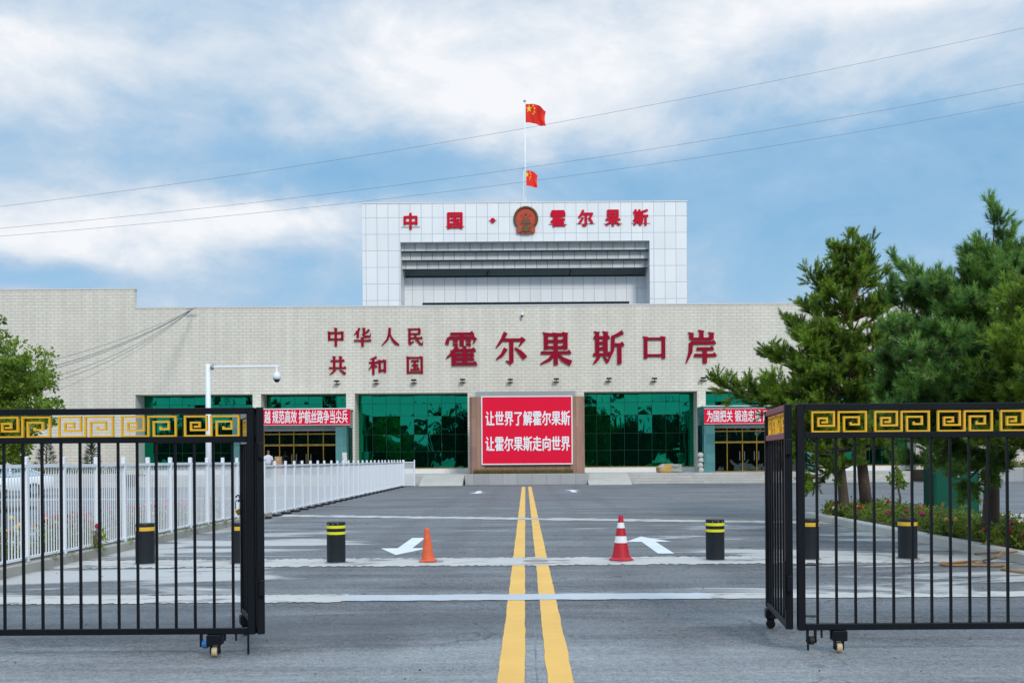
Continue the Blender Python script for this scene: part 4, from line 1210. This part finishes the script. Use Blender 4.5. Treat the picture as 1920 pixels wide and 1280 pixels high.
for px, py, z in hp:
    dy = (py + (px - VX) * ROLL - VY)
    dd = (EYE - z - .02) * F / dy
    q = at(px, py, dd)
    pts.append(Vector((min(q.x, 7.25) if z == 0 else q.x, dd, z + .02 if z == 0 else max(z + .025, .02))))
def smooth(pts, n=5):
    out = []
    for i in range(len(pts) - 1):
        p0, p1, p2, p3 = pts[max(i - 1, 0)], pts[i], pts[i + 1], pts[min(i + 2, len(pts) - 1)]
        for j in range(n):
            t = j / n
            out.append(0.5 * ((2 * p1) + (p2 - p0) * t + (2 * p0 - 5 * p1 + 4 * p2 - p3) * t * t + (3 * p1 - p0 - 3 * p2 + p3) * t ** 3))
    return out + [pts[-1]]
tag(MB().tube(smooth(pts), .017, 8).build('garden_hose', 'hose_rubber', None, True), 'brown rubber hose looped on the ground and over the rose bed kerb', 'hose')

# ------------------------------------------------------------------ trees
def needle_shoot(seed, ln=.42, nn=78, nl=.10, wd=.013):
    """one bottle-brush shoot along +Z as needle triangles: an array (nn, 3, 3)"""
    r = np.random.RandomState(seed)
    t = np.sort(r.rand(nn)) * 1.0
    az_ = r.rand(nn) * 2 * np.pi
    tilt = np.radians(74 - 44 * t + r.normal(0, 9, nn))
    l_ = nl * (0.75 + .5 * r.rand(nn)) * (1 - .15 * t)
    o = np.stack([np.zeros(nn), np.zeros(nn), t * ln], 1)
    dr = np.stack([np.sin(tilt) * np.cos(az_), np.sin(tilt) * np.sin(az_), np.cos(tilt)], 1)
    sd_ = np.stack([-np.sin(az_), np.cos(az_), np.zeros(nn)], 1) * wd / 2
    return np.stack([o - sd_, o + sd_, o + dr * l_[:, None]], 1)

def place_shoots(shoots, protos, seed):
    r = np.random.RandomState(seed)
    out = []
    for p, d_, s in shoots:
        d_ = np.asarray(d_, float); d_ /= np.linalg.norm(d_) + 1e-9
        up = np.array([1.0, 0, 0]) if abs(d_[2]) > .8 else np.array([0, 0, 1.0])
        u = np.cross(up, d_); u /= np.linalg.norm(u)
        v = np.cross(d_, u)
        M = np.stack([u, v, d_], 0)
        out.append((protos[r.randint(len(protos))].reshape(-1, 3) * s) @ M + np.asarray(p))
    V_ = np.concatenate(out)
    return V_, np.arange(len(V_)).reshape(-1, 3)

def pine(label, base, H_, prof, tips, mat, bark, seed, trad, zlow, nwh, lean=(0, 0), nl=.1, dens=1.0, ln=.42, drop=.55):
    """tapered trunk, whorls of upswept limbs whose length follows prof(0..1), extra limbs to given tips, needle shoots on all"""
    r = random.Random(seed)
    t = thing('pine_tree', label, 'tree', base, 0, 'pine trees')
    b0 = Vector(base)
    def trunk_at(z):
        k = z / H_
        return Vector((lean[0] * k + .06 * math.sin(3 * k + seed), lean[1] * k + .05 * math.sin(4 * k + 2 * seed), z))
    wood = MB()
    zz = [H_ * i / 14 for i in range(15)]
    wood.tube([trunk_at(z) for z in zz], [max(.012, trad * (1.25 if i == 0 else 1) * (1 - .93 * (z / H_) ** .9)) for i, z in enumerate(zz)], 10)
    limbs = []
    for i in range(nwh):
        k = (i + r.random() * .6) / nwh
        z = zlow + (H_ * .97 - zlow) * k
        nb_ = 5 if k < .8 else 4
        a0 = r.random() * 6.28
        for j in range(nb_):
            a = a0 + 6.28 * j / nb_ + r.uniform(-.35, .35)
            ln_ = prof(k, a) * r.uniform(.72, 1.12)
            rise = (.12 + .75 * k + r.uniform(-.12, .16)) * ln_
            limbs.append((z, Vector((math.cos(a) * ln_, math.sin(a) * ln_, rise)) + trunk_at(z)))
    for tp in tips:
        v = tp - b0
        v -= (v - Vector((0, 0, v.z - .2))).normalized() * .14 + Vector((0, 0, .16))
        limbs.append((max(zlow * .8, min(H_ * .8, v.z - drop * math.hypot(v.x - lean[0] * .5, v.y))), v))
    shoots = []
    for z, tip in limbs:
        s = trunk_at(z)
        dv = tip - s
        m = s + Vector((dv.x * .55, dv.y * .55, dv.z * .18))
        n = 8
        P_ = [(s * (1 - q) ** 2 + m * 2 * q * (1 - q) + tip * q * q) for q in [i / n for i in range(n + 1)]]
        ln_ = dv.length
        wood.tube(P_, [max(.006, .016 + .018 * ln_) * (1 - .85 * i / n) for i in range(n + 1)], 6)
        cnt = int(max(4, ln_ * 8.5) * dens)
        for c_ in range(cnt):
            q = .2 + .8 * (c_ + r.random()) / cnt
            i = min(n - 1, int(q * n))
            p = P_[i].lerp(P_[i + 1], q * n - i)
            tg = (P_[i + 1] - P_[i]).normalized()
            d_ = (tg * .8 + Vector((r.gauss(0, .6), r.gauss(0, .6), r.gauss(.38, .42)))).normalized()
            bl = r.uniform(.16, .30) + .26 * ln_ * (1.0 - q) * r.random()
            for _ in range(6):
                e_ = d_ + Vector((r.gauss(0, .42), r.gauss(0, .42), r.gauss(.32, .36)))
                shoots.append((p + d_ * bl * r.uniform(.45, 1.0) + e_ * .03, e_, r.uniform(.7, 1.15)))
        for _ in range(7):
            tg = (P_[-1] - P_[-2]).normalized()
            shoots.append((P_[-1] - tg * r.uniform(.05, .2), tg + Vector((r.gauss(0, .45), r.gauss(0, .45), r.gauss(.45, .3))), r.uniform(.8, 1.2)))
    for _ in range(int(14 * dens)):
        z = H_ * (1 - .13 * r.random())
        shoots.append((trunk_at(z), Vector((r.gauss(0, .5), r.gauss(0, .5), 1.0)), r.uniform(.7, 1.0)))
    wood.build('trunk', bark, t, True)
    pr = [needle_shoot(seed * 10 + i, ln * .60, 62, nl, .0165) for i in range(6)]
    V_, T_ = place_shoots(shoots, pr, seed)
    trimesh('crown', V_, T_, mat, t)
    return t

d1 = 25.3
bp = lambda px, d: Vector((at(px, 900, d).x, d, .1))
T1 = lambda px, py, dd: at(px, py, dd)
# tall pine with two leaders, and the lower one leaning towards the road
pine('tall dark green pine with several pointed leaders between the other pines', bp(1625, d1), 6.8, lambda k, a: 1.8 * (1 - k) ** .62 * (.8 if k < .15 else 1) + .12,
     [T1(1592, 424, d1), T1(1631, 440, d1), T1(1557, 455, d1 - .2), T1(1505, 500, d1), T1(1520, 520, d1 + .4), T1(1610, 470, d1), T1(1575, 500, d1 - .4), T1(1540, 545, d1 - .6), T1(1495, 560, d1), T1(1476, 594, d1 + .3), T1(1478, 600, d1 - .6), T1(1660, 560, d1), T1(1500, 610, d1 - 1), T1(1560, 600, d1 - 1.2), T1(1520, 640, d1 - 1.4)],
     'pine_green', 'red_bark', 3, .17, 2.1, 11, (-.42, 0), .095, .95)
pine('lower spreading pine whose long branch reaches left towards the red banner', bp(1588, d1 - .5), 4.4, lambda k, a: (1.35 if math.cos(a) < .2 else 1.4) * (1 - k) ** .5 + .12,
     [T1(1332, 703, d1 - .8), T1(1345, 712, d1 - .8), T1(1395, 708, d1 - .6), T1(1425, 738, d1 - 1.2), T1(1430, 645, d1 - .5), T1(1432, 660, d1), T1(1455, 650, d1 - .7), T1(1468, 775, d1 - 1.2), T1(1462, 815, d1 - 1), T1(1468, 850, d1 - .6), T1(1515, 898, d1 - .3), T1(1505, 905, d1 - .9), T1(1440, 700, d1 - 1.6), T1(1480, 760, d1 - 1.8), T1(1530, 690, d1 - 1.8), T1(1420, 720, d1 + .6), T1(1560, 870, d1 - 1.5), T1(1610, 850, d1 - 1.6)],
     'pine_green', 'bark', 5, .15, 1.5, 8, (-.55, -.2), .095, 1.05, .42, .24)
d2 = 17.5
pine('large blue green pine with a loose pointed top beside the green cabinet', bp(1848, d2), 5.1, lambda k, a: 2.05 * (1 - k) ** .8 * (1 if k < .62 else .85) + .08,
     [T1(1876, 382, d2), T1(1905, 440, d2), T1(1812, 468, d2), T1(1822, 490, d2 - .3), T1(1912, 470, d2), T1(1675, 488, d2 + .6), T1(1655, 545, d2 + .4), T1(1700, 520, d2), T1(1715, 528, d2 + .3), T1(1735, 525, d2 - .5), T1(1770, 540, d2), T1(1650, 600, d2), T1(1648, 660, d2 - .3), T1(1652, 700, d2), T1(1690, 610, d2 - 1), T1(1720, 640, d2 - 1.5), T1(1760, 600, d2 - 1.4), T1(1800, 560, d2 - 1),
      T1(1850, 560, d2 - 1), T1(1700, 720, d2 - 1.4), T1(1665, 760, d2 - .8), T1(1700, 800, d2 - 1), T1(1740, 810, d2 - 1.2), T1(1760, 690, d2 - 1.9), T1(1830, 640, d2 - 1.8), T1(1800, 895, d2 - .9), T1(1680, 850, d2 - .2), T1(1780, 860, d2 - 1.1), T1(1890, 860, d2 - .8), T1(1640, 720, d2)],
     'pine_blue_green', 'bark', 8, .16, 1.75, 9, (.22, 0), .13, .92, .40)
pine('bright green pine at the right edge, in front of the blue green one', bp(2010, 15.0), 4.1, lambda k, a: 1.5 * (1 - k) ** .55 + .1,
     [T1(1878, 600, 14.6), T1(1882, 650, 14.4), T1(1890, 560, 14.8), T1(1905, 545, 15), T1(1925, 530, 15), T1(1885, 700, 14.5), T1(1895, 735, 14.6), T1(1910, 820, 14.8), T1(1920, 620, 14.0), T1(1930, 690, 13.8), T1(1950, 740, 14)],
     'pine_green', 'bark', 13, .14, 1.6, 8, (0, 0), .12, 1.1, .38)

# small spruces in front of the left wing
def spruce(label, px, pw, ptop, pbase, d, seed):
    a = at(px, pbase, d)
    hgt = at(px, ptop, d).z
    w_ = pw * d / F / 2
    t = thing('spruce_tree', label, 'tree', (a.x, d, .74), 0, 'small spruces by the left wing')
    hgt -= .74
    MB().tube([(0, 0, 0), (0, 0, hgt * .5), (0, 0, hgt)], [.06, .04, .01], 8).build('trunk', 'bark', t)
    r = random.Random(seed)
    sh = []
    for i in range(560):
        k = r.random() ** 1.25
        ang = r.uniform(0, 6.28)
        rr = w_ * (1 - k) * r.uniform(.45, 1.05)
        sh.append((Vector((math.cos(ang) * rr, math.sin(ang) * rr, .1 + hgt * k * .97)), Vector((math.cos(ang), math.sin(ang), -.05 + .6 * k)), r.uniform(.5, .9)))
    V_, T_ = place_shoots(sh, [needle_shoot(seed + i, .34, 60, .06, .02) for i in range(4)], seed)
    trimesh('crown', V_, T_, 'spruce_green', t)
spruce('broad young spruce against the left wing, nearest the leafy tree', 87, 52, 822, 885, 63.5, 50)
spruce('slender young spruce against the left wing, nearer the green glass', 172, 36, 826, 885, 63.5, 60)

# leafy tree at the left edge
d = 27.0
base = Vector((at(-75, 900, d).x, d, 0))
lt = thing('elm_tree', 'bright green leafy tree at the left edge in front of the brick wing', 'tree', base)
r = random.Random(31)
wood = MB()
wood.tube([(0, 0, 0), (.05, 0, 1.2), (-.02, 0, 2.4), (.1, .1, 4.6)], [.17, .14, .12, .04], 10)
cl, rd = [], []
TIPS = [(5, 610), (18, 628), (40, 645), (72, 655), (88, 668), (80, 690), (98, 692), (60, 690), (30, 670), (100, 715), (70, 715), (40, 705), (95, 745), (104, 740), (62, 745), (20, 735), (85, 770), (50, 775), (98, 765), (15, 770), (30, 800), (70, 795), (5, 800), (20, 825), (48, 820), (10, 845), (35, 845), (-10, 640), (-40, 620), (-60, 680), (-90, 700), (-30, 720), (-50, 760), (-100, 640), (-70, 600), (-130, 660), (-150, 720), (-120, 780), (-60, 820), (-20, 860), (60, 830), (-10, 590), (-160, 640), (5, 690), (-20, 780)]
for px, py in TIPS:
    for rep in range(2):
        tp = at(px - 14 + r.uniform(-8, 8), py + 14 + r.uniform(-8, 8), d + r.uniform(-1.6, 1.6)) - base
        z0 = max(1.3, min(4.2, tp.z * .6))
        s = Vector((0, 0, z0))
        m = s + Vector((tp.x * .5, tp.y * .5, (tp.z - z0) * .8))
        P_ = [s * (1 - q) ** 2 + m * 2 * q * (1 - q) + tp * q * q for q in [i / 7 for i in range(8)]]
        wood.tube(P_, [.035 * (1 - .85 * i / 7) for i in range(8)], 5)
        for i in (4, 5, 6, 7):
            for _ in range(3):
                cl.append(P_[i] + Vector((r.gauss(0, .16), r.gauss(0, .2), r.gauss(0, .13))))
                rd.append(r.uniform(.08, .20))
wood.build('trunk', 'young_bark', lt, True)
V_, T_ = leaf_scatter(cl, rd, 38000, .10, 77, .3, .75)
trimesh('crown', V_, T_, 'elm_green', lt)

# sapling in the right bed
q = Vector((9.0, 24.0, .1))
sp_ = thing('sapling', 'thin young sapling with a few bright leaves behind the bollard in the rose bed', 'sapling', q)
MB().tube([(0, 0, 0), (.03, 0, .5), (-.06, 0, .95), (-.02, 0, 1.5)], [.03, .028, .02, .008], 8).build('trunk', 'young_bark', sp_)
V_, T_ = leaf_scatter([(-.08, -.05, .92), (.02, -.06, .86), (-.14, 0, 1.02), (0, .05, 1.1), (-.04, 0, 1.4)], [.14, .1, .1, .12, .12], 260, .10, 5)
trimesh('crown', V_, T_, 'sapling_green', sp_)

# ------------------------------------------------------------------ roses
def bloom(mb, c, rr, seed):
    r = random.Random(seed)
    for _ in range(12):
        u = Vector((r.gauss(0, 1), r.gauss(0, 1), r.gauss(.3, 1))).normalized()
        v = u.cross(Vector((r.gauss(0, 1), r.gauss(0, 1), 1))).normalized()
        w_ = u.cross(v)
        p = Vector(c) + u * rr * .45
        mb.add([p - v * rr * .5, p + w_ * rr * .55, p + v * rr * .5, p - w_ * rr * .55, p + u * rr * .35], [(0, 1, 4), (1, 2, 4), (2, 3, 4), (3, 0, 4)])
def rose(label, loc, wx, wy, h, cols, seed, nleaf=420, nb=6, leafsize=.075, bsz=.05):
    t = thing('rose_bush', label, 'rose bush', loc, 0, 'rose bushes')
    r = random.Random(seed)
    st = MB()
    cl, tops = [], []
    for i in range(14):
        x, y = r.uniform(-wx, wx), r.uniform(-wy, wy)
        z = h * r.uniform(.6, 1.05)
        st.tube([(x * .5, y * .5, 0), (x * .8, y * .8, z * .5), (x, y, z)], [.008, .006, .004], 5)
        cl += [(x * .8, y * .8, z * .5), (x, y, z * .85), (x * .9, y * .9, z * .25)]
        tops.append((x, y, z))
    st.build('stem', 'young_bark', t)
    V_, T_ = leaf_scatter(cl, [.15] * len(cl), nleaf, leafsize, seed)
    trimesh('foliage', V_, T_, 'rose_green', t)
    for i in range(nb):
        mb = MB()
        x, y, z = tops[i % len(tops)]
        bloom(mb, (x * .95, min(y, y * .9) - .03, z + .03), bsz * r.uniform(.7, 1.2), seed * 20 + i)
        mb.build('bloom', cols[i % len(cols)], t)
    return t
RB = [(25.6, ['petal_crimson'], 'at the far corner of the right bed'), (24.7, ['petal_pale', 'petal_crimson'], 'with pale and crimson blooms under the pine trunks'), (23.8, ['petal_crimson', 'petal_pale'], 'beside the sapling in the right bed'),
      (22.8, ['petal_crimson'], 'just behind the amber banded bollard in the right bed'), (21.8, ['petal_crimson', 'petal_pink'], 'with a cluster of crimson blooms in front of the green cabinet'),
      (20.8, ['petal_pink', 'petal_orange'], 'with one orange bud below the cabinet'), (19.7, ['petal_pink'], 'with a single pink bloom between cabinet and large trunk'), (18.5, ['petal_yellow', 'petal_crimson'], 'left of the large pine trunk'),
      (17.2, ['petal_orange', 'petal_pink'], 'with a bright orange bloom in front of the large pine trunk'), (16.0, ['petal_pink', 'petal_crimson'], 'behind the brown hose'), (14.8, ['petal_crimson'], 'at the right edge above the hose')]
for i, (y, cs, lb) in enumerate(RB):
    rose('low rose bush ' + lb.replace(' in front of the', ' before the'), (8.15 + .12 * (-1) ** i, y, .1), .55, .5, .31 + .05 * math.sin(i * 2.3), cs, 200 + i, 1000, [4, 4, 3, 2, 6, 3, 1, 3, 3, 4, 3][i], .075, .07)
    rose('second row rose bush behind that ' + lb.replace(' in the right bed', '').replace(' in front of the', ' before the'), (8.95, y + .4, .1), .5, .5, .36, cs, 240 + i, 800, 1, .08, .05)
LB = [(13.6, ['petal_crimson', 'petal_pink'], 'at the picture edge'), (14.6, ['petal_pink', 'petal_crimson'], 'with two pink blooms near the edge'), (15.4, ['petal_yellow', 'petal_crimson'], 'with a yellow bloom by the second post'),
      (16.3, ['petal_crimson'], 'with dark red blooms'), (17.3, ['petal_pink', 'petal_crimson', 'petal_yellow'], 'with mixed pink, red and yellow blooms'), (18.6, ['petal_pink', 'petal_crimson'], 'nearest the amber banded bollard, left of it'),
      (20.0, ['petal_pink'], 'with only pink blooms, right behind the bollard'), (21.6, ['petal_pink', 'petal_pale'], 'with pink and pale blooms past the bollard'), (23.4, ['petal_pink'], 'with pink blooms by the camera pole'), (25.4, ['petal_crimson'], 'at the far end of the fenced bed')]
for i, (y, cs, lb) in enumerate(LB):
    rose('rose bush behind the white fence ' + lb, (-7.95 - .1 * (i % 3), y, .1), .35, .5, .58, cs, 300 + i, 420, 14, .07, .05)
b_ = rose('single dark red rose poking through the white fence', (-7.24, 16.75, .15), .05, .06, .33, ['petal_crimson'], 330, 70, 1, .08, .085)
for i, x in enumerate((-25.5, -23.0, -20.6, -18.3)):
    rose('rose bush with red blooms in the white car bed, ' + ['farthest from the fence', 'second farthest from the fence', 'second nearest the fence', 'nearest the fence'][i], (x, 32.6, .1), 1.0, .6, .7, ['petal_crimson', 'petal_pink'], 340 + i, 900, 8, .1, .09)

# ground cover at the foot of the fence
V_, T_ = leaf_scatter([(-7.19 + rng.gauss(0, .03), rng.uniform(12, 26), .17) for _ in range(40)], [.06] * 40, 700, .03, 91)
tag(trimesh('weeds', V_, T_, 'rose_green'), kind='stuff')

# ------------------------------------------------------------------ the white car
def car(loc, rz):
    t = thing('parked_car', 'white saloon car parked beyond the fence at the left edge', 'car', loc, rz)
    # stations along x (front +): half width, bottom, shoulder height
    S = [(-2.25, .62, .45, .78), (-2.18, .76, .32, .92), (-1.7, .85, .24, 1.0), (-.9, .88, .22, .98), (0, .89, .22, .95), (.9, .88, .22, .92), (1.55, .85, .24, .86), (2.05, .76, .28, .74), (2.25, .6, .36, .62)]
    vs, fs = [], []
    for x, hw, zb, zs_ in S:
        vs += [(x, -hw * .9, zb), (x, -hw, zb + .14), (x, -hw, (zb + zs_) / 2), (x, -hw * .96, zs_ - .06), (x, -hw * .84, zs_), (x, 0, zs_ + .03),
               (x, hw * .84, zs_), (x, hw * .96, zs_ - .06), (x, hw, (zb + zs_) / 2), (x, hw, zb + .14), (x, hw * .9, zb)]
    n = 11
    for i in range(len(S) - 1):
        for j in range(n - 1): fs.append((i * n + j, i * n + j + 1, (i + 1) * n + j + 1, (i + 1) * n + j))
        fs.append((i * n + n - 1, i * n, (i + 1) * n, (i + 1) * n + n - 1))
    fs += [tuple(range(n - 1, -1, -1)), tuple(range((len(S) - 1) * n, len(S) * n))]
    MB().add(vs, fs).build('body', 'car_white', t, True)
    # roof and pillars
    rf = MB()
    P0 = [(-1.05, .62, 1.36), (-.4, .66, 1.42), (.25, .64, 1.38)]
    v2, f2 = [], []
    for x, hw, z in P0: v2 += [(x, -hw, z - .05), (x, -hw * .8, z), (x, 0, z + .025), (x, hw * .8, z), (x, hw, z - .05)]
    for i in range(2):
        for j in range(4): f2.append((i * 5 + j, (i + 1) * 5 + j, (i + 1) * 5 + j + 1, i * 5 + j + 1))
    rf.add(v2, f2)
    for sy in (-1, 1):
        for a, b in (((1.15, .80, .92), (.25, .64, 1.35)), ((-.35, .86, .96), (-.4, .66, 1.38)), ((-1.85, .78, 1.0), (-1.05, .62, 1.33))):
            rf.tube([(a[0], sy * a[1], a[2]), (b[0], sy * b[1], b[2])], .04, 6)
    rf.build('roof', 'car_white', t, True)
    MB().add([(1.1, -.74, .93), (1.1, .74, .93), (.27, .60, 1.37), (.27, -.60, 1.37)], [(0, 1, 2, 3)]).build('windscreen', 'car_glass', t)
    MB().add([(-1.8, -.72, 1.0), (-1.8, .72, 1.0), (-1.06, .58, 1.35), (-1.06, -.58, 1.35)], [(3, 2, 1, 0)]).build('rear_window', 'car_glass', t)
    for sy in (-1, 1):
        MB().add([(1.05, sy * .81, .93), (-.33, sy * .85, .96), (-.38, sy * .655, 1.36), (.22, sy * .635, 1.33)], [(0, 1, 2, 3)]).build('side_window', 'car_glass', t)
        MB().add([(-.38, sy * .85, .96), (-1.75, sy * .78, 1.0), (-1.03, sy * .61, 1.31), (-.42, sy * .655, 1.36)], [(0, 1, 2, 3)]).build('side_window', 'car_glass', t)
        m_ = MB()
        m_.bbox((.85, min(sy * .90, sy * 1.06), .96), (1.0, max(sy * .90, sy * 1.06), 1.09), .03)
        m_.build('mirror', 'car_white', t)
        MB().bbox((1.99, min(sy * .44, sy * .74), .56), (2.16, max(sy * .44, sy * .74), .68), .03).build('headlight', 'lamp_glass', t)
        for x in (-1.35, 1.38):
            wh = MB().lathe([(.16, -.10), (.30, -.10), (.325, -.07), (.325, .07), (.30, .10), (.16, .10)], 24, (x, sy * .80, .325), 0, 'y').build('wheel', 'rubber', t)
            MB().lathe([(.02, -.105), (.18, -.105), (.2, -.08), (.2, .08), (.18, .105), (.02, .105)], 14, (x, sy * .80, .325), 0, 'y').build('rim', 'steel', wh)
    MB().bbox((2.17, -.42, .38), (2.262, .42, .54), .02).build('grille', 'car_black', t)
    return t
car((at(-2, 900, 46).x, 46, 0), R(214))

# ------------------------------------------------------------------ person, boxes and board at the left porch
pw_ = 62.85
pp = at(503, 860, pw_)
pe = thing('person', 'person with short dark hair in a pale shirt standing on the left stairs', 'person', (pp.x, pw_, .495), R(25))
def ring_body(rings, n=14):
    mb = MB()
    vs, fs = [], []
    for cx, cy, z, rx, ry in rings:
        for i in range(n):
            a = 2 * math.pi * i / n
            vs.append((cx + rx * math.cos(a), cy + ry * math.sin(a), z))
    for j in range(len(rings) - 1):
        for i in range(n): fs.append((j * n + i, j * n + (i + 1) % n, (j + 1) * n + (i + 1) % n, (j + 1) * n + i))
    fs += [tuple(range(n - 1, -1, -1)), tuple(range((len(rings) - 1) * n, len(rings) * n))]
    return mb.add(vs, fs)
me = bpy.data.meshes.new('person_body')
J = [((0, 0, .90), .13), ((0, .0, 1.10), .12), ((0, -.01, 1.30), .15), ((0, -.02, 1.42), .07), ((0, -.03, 1.50), .055), ((0, -.045, 1.58), .085), ((0, -.04, 1.66), .075),
     ((.17, -.01, 1.36), .06), ((.22, .0, 1.10), .045), ((.24, -.10, .88), .034), ((.245, -.14, .80), .035), ((-.17, -.01, 1.36), .06), ((-.22, .0, 1.10), .045), ((-.22, -.14, .92), .034), ((-.21, -.19, .85), .035),
     ((.09, 0, .82), .085), ((.10, -.02, .48), .06), ((.10, .0, .08), .042), ((.11, -.12, .03), .035), ((-.09, 0, .82), .085), ((-.10, -.01, .48), .06), ((-.10, .02, .08), .042), ((-.11, -.10, .03), .035)]
E = [(0, 1), (1, 2), (2, 3), (3, 4), (4, 5), (5, 6), (2, 7), (7, 8), (8, 9), (9, 10), (2, 11), (11, 12), (12, 13), (13, 14), (0, 15), (15, 16), (16, 17), (17, 18), (0, 19), (19, 20), (20, 21), (21, 22)]
for s_, wr in ((1, 10), (-1, 14)):
    w0 = Vector(J[wr][0])
    for f_ in range(5):
        k = len(J)
        a = (f_ - 2) * .016
        ln_ = .085 if f_ else .055
        J.append(((w0.x + (.02 * -s_ if f_ == 0 else 0), w0.y + a, w0.z - ln_ * .5), .010))
        J.append(((w0.x - .012 * s_, w0.y + a * 1.15 - .01, w0.z - ln_), .008))
        E += [(wr, k), (k, k + 1)]
me.from_pydata([j[0] for j in J], E, [])
tmp = bpy.data.objects.new('person_tmp', me)
COL.objects.link(tmp)
tmp.modifiers.new('skin', 'SKIN')
for i, (p_, rr) in enumerate(J):
    tmp.data.skin_vertices[0].data[i].radius = (rr, rr * (.8 if i < 3 else 1))
tmp.data.skin_vertices[0].data[0].use_root = True
ss = tmp.modifiers.new('sub', 'SUBSURF'); ss.levels = 1; ss.render_levels = 1
dg = bpy.context.evaluated_depsgraph_get()
bm_ = bpy.data.meshes.new_from_object(tmp.evaluated_get(dg))
bpy.data.objects.remove(tmp)
bm_.materials.clear()
bm_.materials.append(MATS['skin'])
bo = bpy.data.objects.new('body', bm_)
COL.objects.link(bo); bo.parent = pe
shirt = ring_body([(0, 0, .84, .19, .145), (0, 0, 1.0, .185, .145), (0, 0, 1.2, .20, .15), (0, 0, 1.36, .235, .135), (0, -.01, 1.43, .16, .10), (0, -.02, 1.47, .075, .07)])
for s_ in (-1, 1): shirt.tube([(s_ * .17, 0, 1.38), (s_ * .235, 0, 1.2), (s_ * .25, 0, 1.1)], [.08, .075, .078], 10)
shirt.build('shirt', 'pale_shirt', pe, True)
tr = MB()
tr.add(*(lambda m: (m.v, m.f))(ring_body([(0, 0, .78, .18, .14), (0, 0, .95, .175, .138)])))
for s_ in (-1, 1): tr.tube([(s_ * .09, 0, .86), (s_ * .10, -.01, .48), (s_ * .10, .01, .07)], [.115, .09, .075], 12)
tr.build('trousers', 'dark_trousers', pe, True)
hd = blob(4, 12, 18, (.088, .10, .075), .05)
hb = hd.build('hair', 'grey_hair', pe, True)
hb.location = (0, -.025, 1.675)
fc = MB()
for s_ in (-1, 1): fc.lathe([(.002, -.006), (.012, -.004), (.012, .004), (.002, .006)], 8, (s_ * .033, -.128, 1.60), 0, 'y')
fc.build('eyes', 'car_black', pe)
nz = MB().add([(-.014, -.125, 1.56), (.014, -.125, 1.56), (0, -.155, 1.562), (0, -.13, 1.60)], [(0, 1, 2), (0, 2, 3), (1, 3, 2)])
nz.build('nose', 'skin', pe)
MB().bbox((-.024, -.132, 1.530), (.024, -.118, 1.538), .003).build('mouth', 'wall_red', pe)
for i, (zz_, w_) in enumerate(((TZ, .62), (TZ + .47, .55), (TZ + .90, .42))):
    q = at(519, 860, 63.6)
    o = MB().bbox((-w_ / 2, -.2, 0), (w_ / 2, .2, (.47, .43, .30)[i]), .01).build('cardboard_box', 'cardboard')
    MB().box((-.03, -.201, .02), (.03, -.2002, (.45, .41, .28)[i])).build('tape', 'cream_wheel', o)
    o.location = (q.x + .05 * i, 63.6, zz_)
    o.rotation_euler.z = .1 * (i - 1)
    tag(o, ['bottom cardboard box of the stack beside the person', 'middle cardboard box of the stack beside the person', 'topmost small cardboard box of the stack beside the person'][i], 'box', 'stacked cardboard boxes')
q = at(646, 870, 62.6)
ab = thing('folding_board', 'white folding board standing on the stairs in front of the left porch column', 'board', (q.x, 62.6, .33))
for s_ in (-1, 1):
    o = MB().bbox((-.2, -.015, 0), (.2, .015, 1.75), .006).build('leaf_panel', 'frame_white', ab)
    o.location = (s_ * .10, 0, 0)
    o.rotation_euler = (0, -s_ * R(5), R(60))

# unseen wood added behind the viewer, shaped to darken the lower glass reflections
r = random.Random(17)
cl, rd = [], []
for i in range(240):
    x = r.uniform(-75, 75)
    hh = 8.8 + 1.6 * math.sin(x * .21) * math.sin(x * .083 + 1) + r.uniform(-.8, .8)
    for z in np.arange(1.0, max(hh, 3.0), 1.5):
        cl.append((x + r.gauss(0, .8), -34 + r.gauss(0, 1.5), z)); rd.append(r.uniform(.9, 1.5))
V_, T_ = leaf_scatter(cl, rd, 60000, .8, 18)
k0, q_ = len(V_), []  # solid ridge added inside to block sky through the leaf gaps
for i in range(200):
    x = -80 + .8 * i
    q_ += [(x, -35.5, -.02), (x + .4, -35.2 + .4 * math.sin(i * 1.7), 8.0 + 1.3 * math.sin(x * .21) * math.sin(x * .083 + 1) + r.uniform(-.6, .6))]
V_ = np.concatenate([V_, np.array(q_)])
T_ = np.concatenate([T_, np.array([(k0 + 2 * i, k0 + 2 * i + 2, k0 + 2 * i + 3, k0 + 2 * i + 1) for i in range(199)])])
tag(trimesh('added_woods', V_, T_, 'wood_green'), kind='stuff')
